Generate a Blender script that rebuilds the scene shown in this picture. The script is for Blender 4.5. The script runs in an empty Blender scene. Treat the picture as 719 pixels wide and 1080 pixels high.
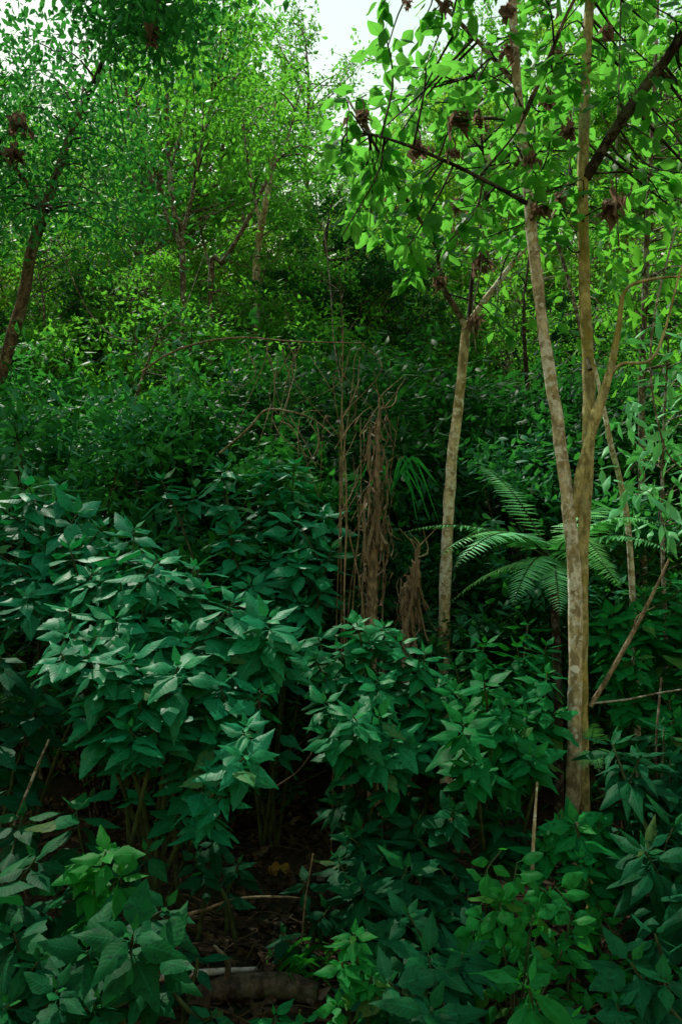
import bpy, math, random
import numpy as np
from mathutils import noise as mnoise, Vector

rng = np.random.default_rng(11)
random.seed(11)
scene = bpy.context.scene
COL = scene.collection
R = math.radians

# ------------------------------------------------------------------ camera
EYE = np.array([0.0, 0.0, 1.6])
PITCH = R(5.0)
FPX = 850.0
FWD = np.array([0, math.cos(PITCH), math.sin(PITCH)])
UPV = np.array([0, -math.sin(PITCH), math.cos(PITCH)])
RGT = np.array([1.0, 0, 0])
cam_d = bpy.data.cameras.new('camera')
cam = bpy.data.objects.new('camera', cam_d)
COL.objects.link(cam)
cam.location = EYE
cam.rotation_euler = (R(90) + PITCH, 0, 0)
cam_d.sensor_fit = 'VERTICAL'
cam_d.angle = 2 * math.atan(540 / FPX)
cam_d.clip_start = 0.05
cam_d.clip_end = 2000
scene.camera = cam


def P(px, py, d):
    """world point seen at photo position px,py at depth d (metres)"""
    return EYE + d * (FWD + RGT * ((px - 359.5) / FPX) + UPV * ((540 - py) / FPX))


def nz(x, y, s=1.0, o=0.0):
    return mnoise.noise(Vector((x * s + o, y * s - o, o * 0.37)))


def gz(x, y):
    t = y - 5.0
    if t <= 0:
        h = 0.0
    elif t < 4:
        h = 0.5 * t * t / 8
    elif t < 45:
        h = 0.5 * (t - 2)
    else:
        h = 21.5 + 8.0 * (1 - math.exp(-(t - 45) / 16.0))
    k = 1.0 if y > 2 else 0.5
    return h + 0.10 * k * nz(x, y, 0.45, 3.1) + 0.035 * nz(x, y, 1.7, 9.2)


def gp(px, d):
    """ground point below photo column px at depth d"""
    x = d * (px - 359.5) / FPX
    y = d * math.cos(PITCH)
    return np.array([x, y, gz(x, y)])


# ------------------------------------------------------------------ helpers
def unit(v):
    v = np.asarray(v, float)
    n = np.linalg.norm(v, axis=-1, keepdims=True)
    return v / np.maximum(n, 1e-9)


class MB:
    def __init__(s):
        s.v = []; s.lv = []; s.yg = []; s.fs = []; s.n = 0

    def add(s, v, f, lv=None, yg=None):
        v = np.asarray(v, float)
        s.v.append(v)
        s.lv.append(np.zeros((len(v), 3)) if lv is None else lv)
        s.yg.append(np.zeros(len(v)) if yg is None else yg)
        s.fs.append(np.asarray(f, np.int64) + s.n)
        s.n += len(v)

    def build(s, name, mat, parent=None, org=(0, 0, 0), smooth=True):
        me = bpy.data.meshes.new(name)
        v = (np.concatenate(s.v) if s.v else np.zeros((0, 3))) - np.asarray(org)
        me.vertices.add(len(v))
        me.vertices.foreach_set('co', v.astype(np.float32).ravel())
        loops = np.concatenate([f.ravel() for f in s.fs])
        tot = np.concatenate([np.full(len(f), f.shape[1]) for f in s.fs])
        st = np.concatenate([[0], np.cumsum(tot)[:-1]])
        me.loops.add(len(loops))
        me.loops.foreach_set('vertex_index', loops.astype(np.int32))
        me.polygons.add(len(tot))
        me.polygons.foreach_set('loop_start', st.astype(np.int32))
        me.polygons.foreach_set('loop_total', tot.astype(np.int32))
        me.polygons.foreach_set('use_smooth', np.full(len(tot), smooth))
        a = me.attributes.new('lv', 'FLOAT_VECTOR', 'POINT')
        a.data.foreach_set('vector', np.concatenate(s.lv).astype(np.float32).ravel())
        a = me.attributes.new('yg', 'FLOAT', 'POINT')
        a.data.foreach_set('value', np.concatenate(s.yg).astype(np.float32))
        me.update(calc_edges=True)
        me.materials.append(mat)
        o = bpy.data.objects.new(name, me)
        COL.objects.link(o)
        if parent is not None:
            o.parent = parent
        return o


def tag(o, label=None, cat=None, group=None, kind=None):
    if label: o['label'] = label
    if cat: o['category'] = cat
    if group: o['group'] = group
    if kind: o['kind'] = kind
    return o


def thing(name, label, cat, loc, group=None):
    o = bpy.data.objects.new(name, None)
    COL.objects.link(o)
    o.location = tuple(float(c) for c in loc)
    o.empty_display_size = 0.1
    return tag(o, label, cat, group)


def dup(root, loc, rz, sc, label, group=None):
    r = root.copy(); COL.objects.link(r)
    r.location = tuple(float(c) for c in loc); r.rotation_euler = (0, 0, rz); r.scale = (sc, sc, sc)
    r['label'] = label
    if group: r['group'] = group
    for ch in list(root.children):
        c = ch.copy(); COL.objects.link(c); c.parent = r
        for g in list(ch.children):
            d = g.copy(); COL.objects.link(d); d.parent = c
    return r


def smooth_path(pts, n):
    """Catmull-Rom through pts -> n points"""
    p = np.asarray(pts, float)
    if len(p) == 2:
        t = np.linspace(0, 1, n)[:, None]
        return p[0] * (1 - t) + p[1] * t
    q = np.vstack([2 * p[0] - p[1], p, 2 * p[-1] - p[-2]])
    t = np.linspace(0, len(p) - 1 - 1e-6, n)
    i = t.astype(int); u = (t - i)[:, None]
    a, b, c, d = q[i], q[i + 1], q[i + 2], q[i + 3]
    return 0.5 * ((2 * b) + (-a + c) * u + (2 * a - 5 * b + 4 * c - d) * u ** 2 + (-a + 3 * b - 3 * c + d) * u ** 3)


def tube(mb, pts, r, sides=8, lump=0.0, lmp_f=6.0):
    p = np.asarray(pts, float)
    n = len(p)
    r = np.interp(np.linspace(0, 1, n), np.linspace(0, 1, len(r)), r) if np.ndim(r) else np.full(n, r)
    t = unit(np.gradient(p, axis=0))
    ref = np.array([0.0, 1.0, 0.0]) if abs(t[0][1]) < 0.8 else np.array([1.0, 0, 0])
    u = np.zeros((n, 3)); x = unit(ref - t[0] * np.dot(ref, t[0]))
    for i in range(n):
        x = unit(x - t[i] * np.dot(x, t[i])); u[i] = x
    w = np.cross(t, u)
    a = np.linspace(0, 2 * np.pi, sides, endpoint=False)
    rr = np.repeat(r[:, None], sides, 1)
    if lump:
        for i in range(n):
            for j in range(sides):
                c = p[i] + (u[i] * math.cos(a[j]) + w[i] * math.sin(a[j])) * 0.08
                rr[i, j] *= 1 + lump * mnoise.noise(Vector((c[0] * lmp_f, c[1] * lmp_f, c[2] * lmp_f))) \
                    + lump * 0.6 * mnoise.noise(Vector((c[0] * 22, c[1] * 22, c[2] * 14)))
    v = p[:, None, :] + u[:, None, :] * (np.cos(a)[None, :] * rr)[..., None] + w[:, None, :] * (np.sin(a)[None, :] * rr)[..., None]
    i = np.arange(n - 1)[:, None] * sides; j = np.arange(sides)[None, :]; k = (j + 1) % sides
    f = np.stack([i + j, i + k, i + sides + k, i + sides + j], -1).reshape(-1, 4)
    s = np.concatenate([[0], np.cumsum(np.linalg.norm(np.diff(p, axis=0), axis=1))])
    lv = np.stack([np.repeat(np.cos(a)[None, :], n, 0), np.repeat(s[:, None], sides, 1), np.full((n, sides), rng.random())], -1).reshape(-1, 3)
    mb.add(v.reshape(-1, 3), f, lv)
    # end cap
    c = np.vstack([v[-1], p[-1:] + t[-1] * r[-1] * 0.5])
    mb.add(c, np.stack([np.arange(sides), (np.arange(sides) + 1) % sides, np.full(sides, sides)], -1),
           np.tile(lv[-1], (len(c), 1)))


# ---- leaf templates: verts (x across, y along 0..1, z up), faces, lv
def leaf_template(nst=9, ncr=5, wid=0.5, wide_at=0.38, tipp=1.6, droop=0.25, fold=0.18, wavy=0.03, serr=0.0, petiole=0.16, seed=0, curl=0.0, bend=0.0, bite=0.0):
    rg = np.random.default_rng(seed)
    ys = np.linspace(0, 1, nst)
    V = []; L = []
    us = np.linspace(-1, 1, ncr)
    ph = rg.random() * 6
    for k, y in enumerate(ys):
        if y <= wide_at:
            w = math.sin(math.pi / 2 * (y / wide_at)) ** 0.75
        else:
            q = (y - wide_at) / (1 - wide_at)
            w = max(0.0, (1 - q ** 1.25)) ** (tipp * 0.62) * (1 - 0.25 * q * (1 - q) * 2)
        w = w * wid / 2
        if k == 0: w = 0.012
        if k == nst - 1: w = 0.004
        if 0 < k < nst - 1: w *= 1 + serr * (1 if k % 2 else -1)
        z0 = -droop * y ** 1.9
        for u in us:
            z = z0 - fold * (abs(u) ** 1.4) * w + wavy * math.sin(9 * y + ph + (2 if u > 0 else 0)) * abs(u) * (0 < k < nst - 1)
            z += curl * w * u * u
            nib = 1 - bite * rg.random() if abs(u) > .9 and rg.random() < .3 else 1
            V.append((u * w * nib + bend * y * y, y, z + 0.05 * bend * u)); L.append((u, y, 0))
    F = []
    for k in range(nst - 1):
        for j in range(ncr - 1):
            a = k * ncr + j
            F.append((a, a + 1, a + ncr + 1, a + ncr))
    V = np.array(V); L = np.array(L)
    if petiole:
        b = len(V)
        pv = np.array([(-0.011, -petiole, 0.02), (0.011, -petiole, 0.02), (0.011, 0.0, 0), (-0.011, 0.0, 0)])
        V = np.vstack([V, pv]); L = np.vstack([L, np.array([(0, 0, 0)] * 4)])
        F.append((b, b + 1, b + 2, b + 3))
        V[:, 1] += petiole
    return V, np.array(F), L


SHRUB = [leaf_template(nst=13, wid=w_, wide_at=wa, tipp=tp, droop=d, fold=f, wavy=w, serr=0.04, seed=i, bend=b, bite=bt) for i, (w_, wa, tp, d, f, w, b, bt) in
         enumerate([(.56, .38, 1.5, .08, .18, .012, .03, 0), (.54, .36, 1.6, .16, .13, .02, -.06, 0), (.60, .40, 1.4, .28, .18, .02, .07, .25), (.50, .36, 1.7, .13, .27, .025, -.03, 0),
                    (.62, .42, 1.3, .10, .10, .03, .02, .4), (.52, .35, 1.7, .38, .2, .03, -.10, .2), (.58, .40, 1.5, .04, .3, .02, .09, 0)])]
LONG = [leaf_template(nst=11, wid=0.36, wide_at=0.45, droop=d, fold=f, wavy=w, serr=0.02, seed=i) for i, (d, f, w) in
        enumerate([(0.15, 0.3, 0.015), (0.35, 0.25, 0.02), (0.5, 0.3, 0.03)])]
BROAD = [leaf_template(nst=9, wid=0.62, wide_at=0.42, tipp=1.05, droop=d, fold=f*.7, wavy=w, seed=i, petiole=0.22) for i, (d, f, w) in
         enumerate([(0.12, 0.2, 0.02), (0.3, 0.3, 0.03), (0.2, 0.5, 0.03)])]
MID = [leaf_template(nst=5, ncr=3, wid=0.5, droop=d, fold=0.35, wavy=0.0, seed=i, petiole=0) for i, d in enumerate([0.1, 0.3])]
LO = [(np.array([(0, 0, 0), (-0.24, 0.4, 0.03), (0, 1, -0.12), (0.24, 0.4, 0.03), (0, 0.45, -0.03)]),
       np.array([(0, 4, 1), (1, 4, 2), (0, 3, 4), (3, 2, 4)]),
       np.array([(0, 0, 0), (-1, .4, 0), (0, 1, 0), (1, .4, 0), (0, .45, 0)]))]
PINNA = [leaf_template(nst=25, ncr=3, wid=0.15, wide_at=0.2, tipp=1.2, droop=dr, fold=0.25, wavy=0.0, serr=0.45, petiole=0, seed=9) for dr in (0.10, 0.22)]
DRY = [leaf_template(nst=6, ncr=5, wid=0.6, droop=d, fold=f, wavy=0.09, seed=i, curl=c, petiole=0.1) for i, (d, f, c) in
       enumerate([(0.5, 0.2, 1.2), (0.8, 0.8, 1.6), (0.3, 1.1, 0.3)])]


def leaves(mb, temps, pos, d, nrm, ln, wf=None, yg=None, tint=None):
    pos = np.atleast_2d(pos); N = len(pos)
    if N == 0: return
    d = unit(np.atleast_2d(d)); nrm = np.atleast_2d(nrm)
    side = unit(np.cross(d, nrm)); up = np.cross(side, d)
    ln = np.broadcast_to(ln, N); wf = np.broadcast_to(1.0 if wf is None else wf, N)
    yg = np.broadcast_to(0.0 if yg is None else yg, N)
    tint = rng.random(N) if tint is None else np.broadcast_to(tint, N)
    which = rng.integers(0, len(temps), N)
    for k, (V, F, L) in enumerate(temps):
        m = np.where(which == k)[0]
        if not len(m): continue
        n = len(V)
        v = (pos[m][:, None, :] + (ln[m] * wf[m])[:, None, None] * V[None, :, 0, None] * side[m][:, None, :]
             + ln[m][:, None, None] * (V[None, :, 1, None] * d[m][:, None, :] + V[None, :, 2, None] * up[m][:, None, :]))
        f = (F[None] + (np.arange(len(m)) * n)[:, None, None]).reshape(-1, F.shape[1])
        lv = np.repeat(L[None], len(m), 0); lv[:, :, 2] = tint[m][:, None]
        mb.add(v.reshape(-1, 3), f, lv.reshape(-1, 3), np.repeat(yg[m], n))


def rdir(n, up=0.0):
    v = rng.normal(size=(n, 3)); v[:, 2] += up
    return unit(v)


# ------------------------------------------------------------------ materials
def nodes(mat):
    mat.use_nodes = True
    nt = mat.node_tree
    for n in list(nt.nodes): nt.nodes.remove(n)
    return nt


def N(nt, typ, **kw):
    n = nt.nodes.new(typ)
    for k, v in kw.items():
        if k.startswith('i_'):
            key = k[2:].replace('_', ' ')
            n.inputs[key].default_value = v
        else:
            setattr(n, k, v)
    return n


def mathn(nt, op, a, b=None, c=None, clamp=False):
    n = nt.nodes.new('ShaderNodeMath'); n.operation = op; n.use_clamp = clamp
    for i, x in enumerate((a, b, c)):
        if x is None: continue
        if isinstance(x, (int, float)): n.inputs[i].default_value = x
        else: nt.links.new(x, n.inputs[i])
    return n.outputs[0]


def mixc(nt, f, a, b, blend='MIX'):
    n = nt.nodes.new('ShaderNodeMix'); n.data_type = 'RGBA'; n.blend_type = blend
    for sock, x in ((n.inputs[0], f), (n.inputs[6], a), (n.inputs[7], b)):
        if isinstance(x, (int, float)): sock.default_value = x
        elif isinstance(x, (tuple, list)): sock.default_value = (*x, 1) if len(x) == 3 else x
        else: nt.links.new(x, sock)
    return n.outputs[2]


def smstep(nt, x, lo, hi):
    n = nt.nodes.new('ShaderNodeMapRange'); n.interpolation_type = 'SMOOTHSTEP'
    nt.links.new(x, n.inputs[0]); n.inputs[1].default_value = lo; n.inputs[2].default_value = hi
    return n.outputs[0]


def leaf_mat(name, ca, cb, young, trans, tf=0.35, rough=0.45, spec=0.5, veins=0.5, spots=0.3):
    m = bpy.data.materials.new(name); nt = nodes(m); L = nt.links
    at = N(nt, 'ShaderNodeAttribute', attribute_name='lv')
    ay = N(nt, 'ShaderNodeAttribute', attribute_name='yg')
    sp = N(nt, 'ShaderNodeSeparateXYZ'); L.new(at.outputs['Vector'], sp.inputs[0])
    u, v, t = sp.outputs
    geo = N(nt, 'ShaderNodeTexCoord')
    no = N(nt, 'ShaderNodeTexNoise', i_Scale=1.3, i_Detail=2.0); L.new(geo.outputs['Object'], no.inputs['Vector'])
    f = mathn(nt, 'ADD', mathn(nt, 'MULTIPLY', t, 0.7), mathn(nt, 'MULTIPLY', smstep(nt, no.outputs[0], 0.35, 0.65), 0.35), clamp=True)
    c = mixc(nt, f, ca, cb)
    c = mixc(nt, ay.outputs['Fac'], c, young)
    oi = N(nt, 'ShaderNodeObjectInfo'); hv = N(nt, 'ShaderNodeHueSaturation')
    L.new(mathn(nt, 'ADD', 0.5, mathn(nt, 'MULTIPLY', mathn(nt, 'ADD', mathn(nt, 'SUBTRACT', oi.outputs['Random'], 0.5), mathn(nt, 'MULTIPLY', mathn(nt, 'SUBTRACT', mathn(nt, 'FRACT', mathn(nt, 'MULTIPLY', t, 37.3)), 0.5), 0.6)), -0.055)), hv.inputs['Hue'])
    L.new(mathn(nt, 'ADD', 0.85, mathn(nt, 'MULTIPLY', mathn(nt, 'FRACT', mathn(nt, 'MULTIPLY', oi.outputs['Random'], 13.7)), 0.3)), hv.inputs['Value'])
    L.new(c, hv.inputs['Color']); c = hv.outputs[0]
    au = mathn(nt, 'ABSOLUTE', u)
    if veins:  # the odd yellowing leaf
        hs = mathn(nt, 'FRACT', mathn(nt, 'MULTIPLY', t, 91.7))
        yel = mathn(nt, 'MULTIPLY', mathn(nt, 'GREATER_THAN', hs, 0.975), 0.75)
        c = mixc(nt, yel, c, (0.22, 0.26, 0.03))
    if veins:
        rib = mathn(nt, 'SUBTRACT', 1.0, smstep(nt, au, 0.02, 0.09))
        w = mathn(nt, 'SINE', mathn(nt, 'MULTIPLY', mathn(nt, 'SUBTRACT', v, mathn(nt, 'MULTIPLY', au, 0.16)), 62.0))
        sv = smstep(nt, w, 0.82, 1.0)
        vv = mathn(nt, 'MAXIMUM', rib, mathn(nt, 'MULTIPLY', sv, 0.5))
        c = mixc(nt, mathn(nt, 'MULTIPLY', vv, veins), c, tuple(min(1, x * 1.9 + 0.012) for x in cb))
    if spots:
        n2 = N(nt, 'ShaderNodeTexNoise', i_Scale=55.0, i_Detail=3.0); L.new(geo.outputs['Object'], n2.inputs['Vector'])
        c = mixc(nt, mathn(nt, 'MULTIPLY', smstep(nt, n2.outputs[0], 0.62, 0.72), spots), c, (0.06, 0.05, 0.015))
        c = mixc(nt, mathn(nt, 'MULTIPLY', smstep(nt, n2.outputs[0], 0.3, 0.5), 0.25), tuple(x * 0.5 for x in ca), c)  # mottling
    b = N(nt, 'ShaderNodeBsdfPrincipled', i_Roughness=rough)
    b.inputs['Specular IOR Level'].default_value = spec
    L.new(c, b.inputs['Base Color'])
    if veins:
        bp = N(nt, 'ShaderNodeBump', i_Strength=0.12, i_Distance=0.003)
        h = mathn(nt, 'SUBTRACT', mathn(nt, 'MULTIPLY', mathn(nt, 'SINE', mathn(nt, 'MULTIPLY', mathn(nt, 'SUBTRACT', v, mathn(nt, 'MULTIPLY', au, 0.16)), 62.0)), -0.5), mathn(nt, 'MULTIPLY', rib, 1.0))
        L.new(h, bp.inputs['Height']); L.new(bp.outputs[0], b.inputs['Normal'])
    tr = N(nt, 'ShaderNodeBsdfTranslucent')
    tc = mixc(nt, f, trans, tuple(x * 0.75 for x in trans))
    if veins: tc = mixc(nt, mathn(nt, 'MULTIPLY', vv, 0.55), tc, tuple(x * 0.35 for x in trans))
    L.new(tc, tr.inputs['Color'])
    mx = N(nt, 'ShaderNodeMixShader', i_Fac=tf)
    L.new(b.outputs[0], mx.inputs[1]); L.new(tr.outputs[0], mx.inputs[2])
    out = N(nt, 'ShaderNodeOutputMaterial'); L.new(mx.outputs[0], out.inputs[0])
    return m


def bark_mat(name, base, dark, lichen=(0.5, 0.52, 0.44), lich=0.35, moss=(0.07, 0.10, 0.015), mossy=0.3, scale=1.0, bump=0.6):
    m = bpy.data.materials.new(name); nt = nodes(m); L = nt.links
    tc = N(nt, 'ShaderNodeTexCoord')
    mp = N(nt, 'ShaderNodeMapping'); mp.inputs['Scale'].default_value = (1, 1, 0.45)
    L.new(tc.outputs['Object'], mp.inputs[0])
    n1 = N(nt, 'ShaderNodeTexNoise', i_Scale=26.0 * scale, i_Detail=6.0, i_Roughness=0.65); L.new(mp.outputs[0], n1.inputs['Vector'])
    n2 = N(nt, 'ShaderNodeTexNoise', i_Scale=19.0 * scale, i_Detail=8.0, i_Roughness=0.72); L.new(tc.outputs['Object'], n2.inputs['Vector'])
    n3 = N(nt, 'ShaderNodeTexNoise', i_Scale=3.0 * scale, i_Detail=5.0, i_Roughness=0.7); L.new(tc.outputs['Object'], n3.inputs['Vector'])
    vo = N(nt, 'ShaderNodeTexVoronoi', i_Scale=30.0 * scale); L.new(tc.outputs['Object'], vo.inputs['Vector'])
    c = mixc(nt, smstep(nt, n1.outputs[0], 0.40, 0.60), dark, base)
    c = mixc(nt, mathn(nt, 'MULTIPLY', smstep(nt, n3.outputs[0], 0.46, 0.62), mossy), c, moss)
    n5 = N(nt, 'ShaderNodeTexNoise', i_Scale=2.1, i_Detail=2.0); L.new(tc.outputs['Object'], n5.inputs['Vector'])
    lf = mathn(nt, 'MULTIPLY', smstep(nt, mathn(nt, 'ADD', mathn(nt, 'ADD', n2.outputs[0], mathn(nt, 'MULTIPLY', n5.outputs[0], 0.5)), mathn(nt, 'MULTIPLY', vo.outputs[0], -0.2)), 0.665, 0.70), lich)
    c = mixc(nt, lf, c, lichen)
    # horizontal scars
    wv = N(nt, 'ShaderNodeTexNoise', i_Scale=9.0 * scale, i_Detail=2.0)
    mp2 = N(nt, 'ShaderNodeMapping'); mp2.inputs['Scale'].default_value = (0.6, 0.6, 5.0)
    L.new(tc.outputs['Object'], mp2.inputs[0]); L.new(mp2.outputs[0], wv.inputs['Vector'])
    c = mixc(nt, mathn(nt, 'MULTIPLY', smstep(nt, wv.outputs[0], 0.62, 0.72), 0.28), c, dark)
    n6 = N(nt, 'ShaderNodeTexNoise', i_Scale=70.0 * scale, i_Detail=6.0, i_Roughness=0.8); L.new(mp.outputs[0], n6.inputs['Vector'])
    c = mixc(nt, mathn(nt, 'MULTIPLY', smstep(nt, n6.outputs[0], 0.58, 0.36), 0.55), c, tuple(x * 0.7 for x in dark))
    if lich > 0.3:  # crisp pale lichen discs
        nd = N(nt, 'ShaderNodeTexNoise', i_Scale=40.0, i_Detail=3.0); L.new(tc.outputs['Object'], nd.inputs['Vector'])
        vs = N(nt, 'ShaderNodeTexVoronoi', i_Scale=15.0 * scale); L.new(tc.outputs['Object'], vs.inputs['Vector'])
        sc3 = N(nt, 'ShaderNodeSeparateXYZ'); L.new(vs.outputs['Color'], sc3.inputs[0])
        rad = mathn(nt, 'MULTIPLY', mathn(nt, 'SUBTRACT', sc3.outputs[0], 0.62), 1.1)
        dd = mathn(nt, 'ADD', vs.outputs['Distance'], mathn(nt, 'MULTIPLY', mathn(nt, 'SUBTRACT', nd.outputs[0], 0.5), 0.45))
        disc = mathn(nt, 'MULTIPLY', smstep(nt, mathn(nt, 'SUBTRACT', rad, dd), -0.01, 0.05), min(1.0, lich + 0.1))
        c = mixc(nt, disc, c, lichen)
    b = N(nt, 'ShaderNodeBsdfPrincipled', i_Roughness=0.85); b.inputs['Specular IOR Level'].default_value = 0.2
    L.new(c, b.inputs['Base Color'])
    bp = N(nt, 'ShaderNodeBump', i_Strength=bump, i_Distance=0.01)
    L.new(mathn(nt, 'ADD', n1.outputs[0], mathn(nt, 'MULTIPLY', lf, 0.4)), bp.inputs['Height']); L.new(bp.outputs[0], b.inputs['Normal'])
    out = N(nt, 'ShaderNodeOutputMaterial'); L.new(b.outputs[0], out.inputs[0])
    return m


M = {}
#                      dark base            light base           young               translucent
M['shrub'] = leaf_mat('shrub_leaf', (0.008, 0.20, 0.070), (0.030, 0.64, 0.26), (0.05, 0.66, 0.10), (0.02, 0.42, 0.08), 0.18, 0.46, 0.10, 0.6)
M['shrub_dark'] = leaf_mat('shaded_shrub_leaf', (0.004, 0.085, 0.030), (0.010, 0.24, 0.085), (0.03, 0.34, 0.045), (0.012, 0.18, 0.03), 0.2, 0.55, 0.06, 0.5)  # darker copy of the shrub leaf, shade low in the thicket put into colour
M['shrub_green'] = leaf_mat('green_shrub_leaf', (0.006, 0.18, 0.042), (0.025, 0.54, 0.14), (0.04, 0.52, 0.045), (0.03, 0.34, 0.03), 0.25, 0.5, 0.07, 0.5)
M['bright'] = leaf_mat('bright_leaf', (0.010, 0.20, 0.022), (0.04, 0.50, 0.07), (0.08, 0.64, 0.05), (0.06, 0.55, 0.04), 0.35, 0.5, 0.08, 0.5)
M['broad'] = leaf_mat('broad_leaf', (0.008, 0.10, 0.014), (0.05, 0.26, 0.024), (0.12, 0.32, 0.02), (0.22, 0.80, 0.08), 0.5, 0.5, 0.15, 0.45)
M['under'] = leaf_mat('understory_leaf', (0.010, 0.12, 0.034), (0.035, 0.25, 0.085), (0.06, 0.28, 0.06), (0.07, 0.44, 0.05), 0.33, 0.5, 0.14, 0, 0)
M['dark'] = leaf_mat('shade_tinted_leaf', (0.004, 0.036, 0.011), (0.012, 0.082, 0.027), (0.04, 0.17, 0.03), (0.04, 0.28, 0.03), 0.3, 0.55, 0.12, 0, 0)  # canopy shade over the thicket put into a darker leaf colour
M['tree'] = leaf_mat('tree_leaf', (0.012, 0.11, 0.016), (0.05, 0.25, 0.03), (0.08, 0.28, 0.02), (0.20, 0.68, 0.05), 0.5, 0.55, 0.1, 0, 0)
M['lime'] = leaf_mat('sun_tinted_leaf', (0.05, 0.24, 0.018), (0.15, 0.42, 0.04), (0.16, 0.38, 0.03), (0.36, 0.80, 0.06), 0.5, 0.55, 0.1, 0, 0)  # sunlit look of the slope put into a lighter, yellower leaf colour
M['hazy'] = leaf_mat('haze_tinted_leaf', (0.06, 0.17, 0.07), (0.12, 0.28, 0.12), (0.14, 0.3, 0.1), (0.26, 0.66, 0.16), 0.5, 0.6, 0.15, 0, 0)  # aerial haze put into a paler leaf colour for crest and upper-left trees
M['fern'] = leaf_mat('fern_leaf', (0.09, 0.46, 0.09), (0.22, 0.70, 0.26), (0.08, 0.3, 0.05), (0.12, 0.55, 0.10), 0.3, 0.5, 0.2, 0, 0)
M['dry'] = leaf_mat('dry_leaf', (0.15, 0.10, 0.065), (0.48, 0.34, 0.235), (0.2, 0.1, 0.04), (0.40, 0.26, 0.17), 0.35, 0.8, 0.2, 0.2)
M['shred'] = leaf_mat('dry_shred', (0.17, 0.14, 0.085), (0.46, 0.38, 0.24), (0.2, 0.1, 0.04), (0.25, 0.16, 0.08), 0.15, 0.8, 0.1, 0, 0.3)
M['litter'] = leaf_mat('litter_leaf', (0.03, 0.02, 0.01), (0.26, 0.17, 0.075), (0.35, 0.32, 0.22), (0.05, 0.03, 0.01), 0.05, 0.8, 0.2, 0.2)
M['yellow'] = leaf_mat('yellow_leaf', (0.32, 0.22, 0.03), (0.42, 0.30, 0.05), (0.4, 0.3, 0.05), (0.4, 0.3, 0.03), 0.15, 0.6, 0.3, 0.2)
M['stem'] = bark_mat('green_stem', (0.05, 0.085, 0.025), (0.022, 0.036, 0.012), lich=0.0, mossy=0.0)
M['bark'] = bark_mat('pale_bark', (0.60, 0.55, 0.36), (0.24, 0.20, 0.115), lichen=(0.68, 0.70, 0.60), lich=0.85, moss=(0.20, 0.17, 0.03), mossy=0.5)
M['bark_moss'] = bark_mat('mossy_bark', (0.52, 0.47, 0.20), (0.17, 0.155, 0.055), lichen=(0.38, 0.40, 0.24), lich=0.35, moss=(0.22, 0.20, 0.02), mossy=0.75)
M['bark_mid'] = bark_mat('brown_bark', (0.16, 0.13, 0.085), (0.05, 0.04, 0.026), lich=0.5, mossy=0.3)
M['bark_dark'] = bark_mat('dark_bark', (0.035, 0.024, 0.016), (0.012, 0.009, 0.007), lich=0.15, mossy=0.3)
M['bark_red'] = bark_mat('reddish_bark', (0.16, 0.115, 0.075), (0.04, 0.03, 0.02), lichen=(0.25, 0.27, 0.16), lich=0.45, mossy=0.35)
M['straw'] = bark_mat('dry_stalk', (0.30, 0.235, 0.14), (0.10, 0.075, 0.04), lich=0.1, mossy=0.25, scale=1.5)
M['shag'] = bark_mat('shaggy_dead_bark', (0.34, 0.27, 0.17), (0.10, 0.08, 0.05), lich=0.05, mossy=0.1, scale=1.6, bump=1.0)
M['log'] = bark_mat('rotting_log', (0.10, 0.075, 0.045), (0.025, 0.018, 0.011), lichen=(0.2, 0.2, 0.16), lich=0.2, moss=(0.03, 0.06, 0.01), mossy=0.8, bump=1.0)
M['pale'] = bark_mat('bleached_wood', (0.5, 0.48, 0.42), (0.25, 0.22, 0.17), lich=0.0, mossy=0.0)


def ground_mat():
    m = bpy.data.materials.new('forest_soil'); nt = nodes(m); L = nt.links
    tc = N(nt, 'ShaderNodeTexCoord')
    a = N(nt, 'ShaderNodeTexNoise', i_Scale=1.2, i_Detail=8.0, i_Roughness=0.7); L.new(tc.outputs['Object'], a.inputs['Vector'])
    b_ = N(nt, 'ShaderNodeTexNoise', i_Scale=28.0, i_Detail=6.0, i_Roughness=0.75); L.new(tc.outputs['Object'], b_.inputs['Vector'])
    c = mixc(nt, smstep(nt, b_.outputs[0], 0.35, 0.65), (0.010, 0.008, 0.005), (0.05, 0.034, 0.018))
    c = mixc(nt, mathn(nt, 'MULTIPLY', smstep(nt, a.outputs[0], 0.45, 0.6), 0.7), c, (0.012, 0.026, 0.007))
    b = N(nt, 'ShaderNodeBsdfPrincipled', i_Roughness=0.95); b.inputs['Specular IOR Level'].default_value = 0.1
    L.new(c, b.inputs['Base Color'])
    bp = N(nt, 'ShaderNodeBump', i_Strength=0.9, i_Distance=0.03); L.new(b_.outputs[0], bp.inputs['Height']); L.new(bp.outputs[0], b.inputs['Normal'])
    out = N(nt, 'ShaderNodeOutputMaterial'); L.new(b.outputs[0], out.inputs[0])
    return m


# ------------------------------------------------------------------ ground
def axis(lo, hi, flo, fhi, fine, coarse):
    a = list(np.arange(flo, fhi, fine))
    x = flo; s = fine
    while x > lo: s *= coarse; x -= s; a.insert(0, max(x, lo))
    x = a[-1]; s = fine
    while x < hi: s *= coarse; x += s; a.append(min(x, hi))
    return np.array(a)


xs = axis(-500, 500, -5, 5, 0.12, 1.18); ys = axis(-300, 900, 1.5, 9, 0.12, 1.15)
gv = np.array([(x, y, gz(x, y)) for y in ys for x in xs])
nx = len(xs); ii = np.arange(len(ys) - 1)[:, None] * nx; jj = np.arange(nx - 1)[None, :]
gf = np.stack([ii + jj, ii + jj + 1, ii + nx + jj + 1, ii + nx + jj], -1).reshape(-1, 4)
mb = MB(); mb.add(gv, gf)
tag(mb.build('ground', ground_mat()), kind='structure')


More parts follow.
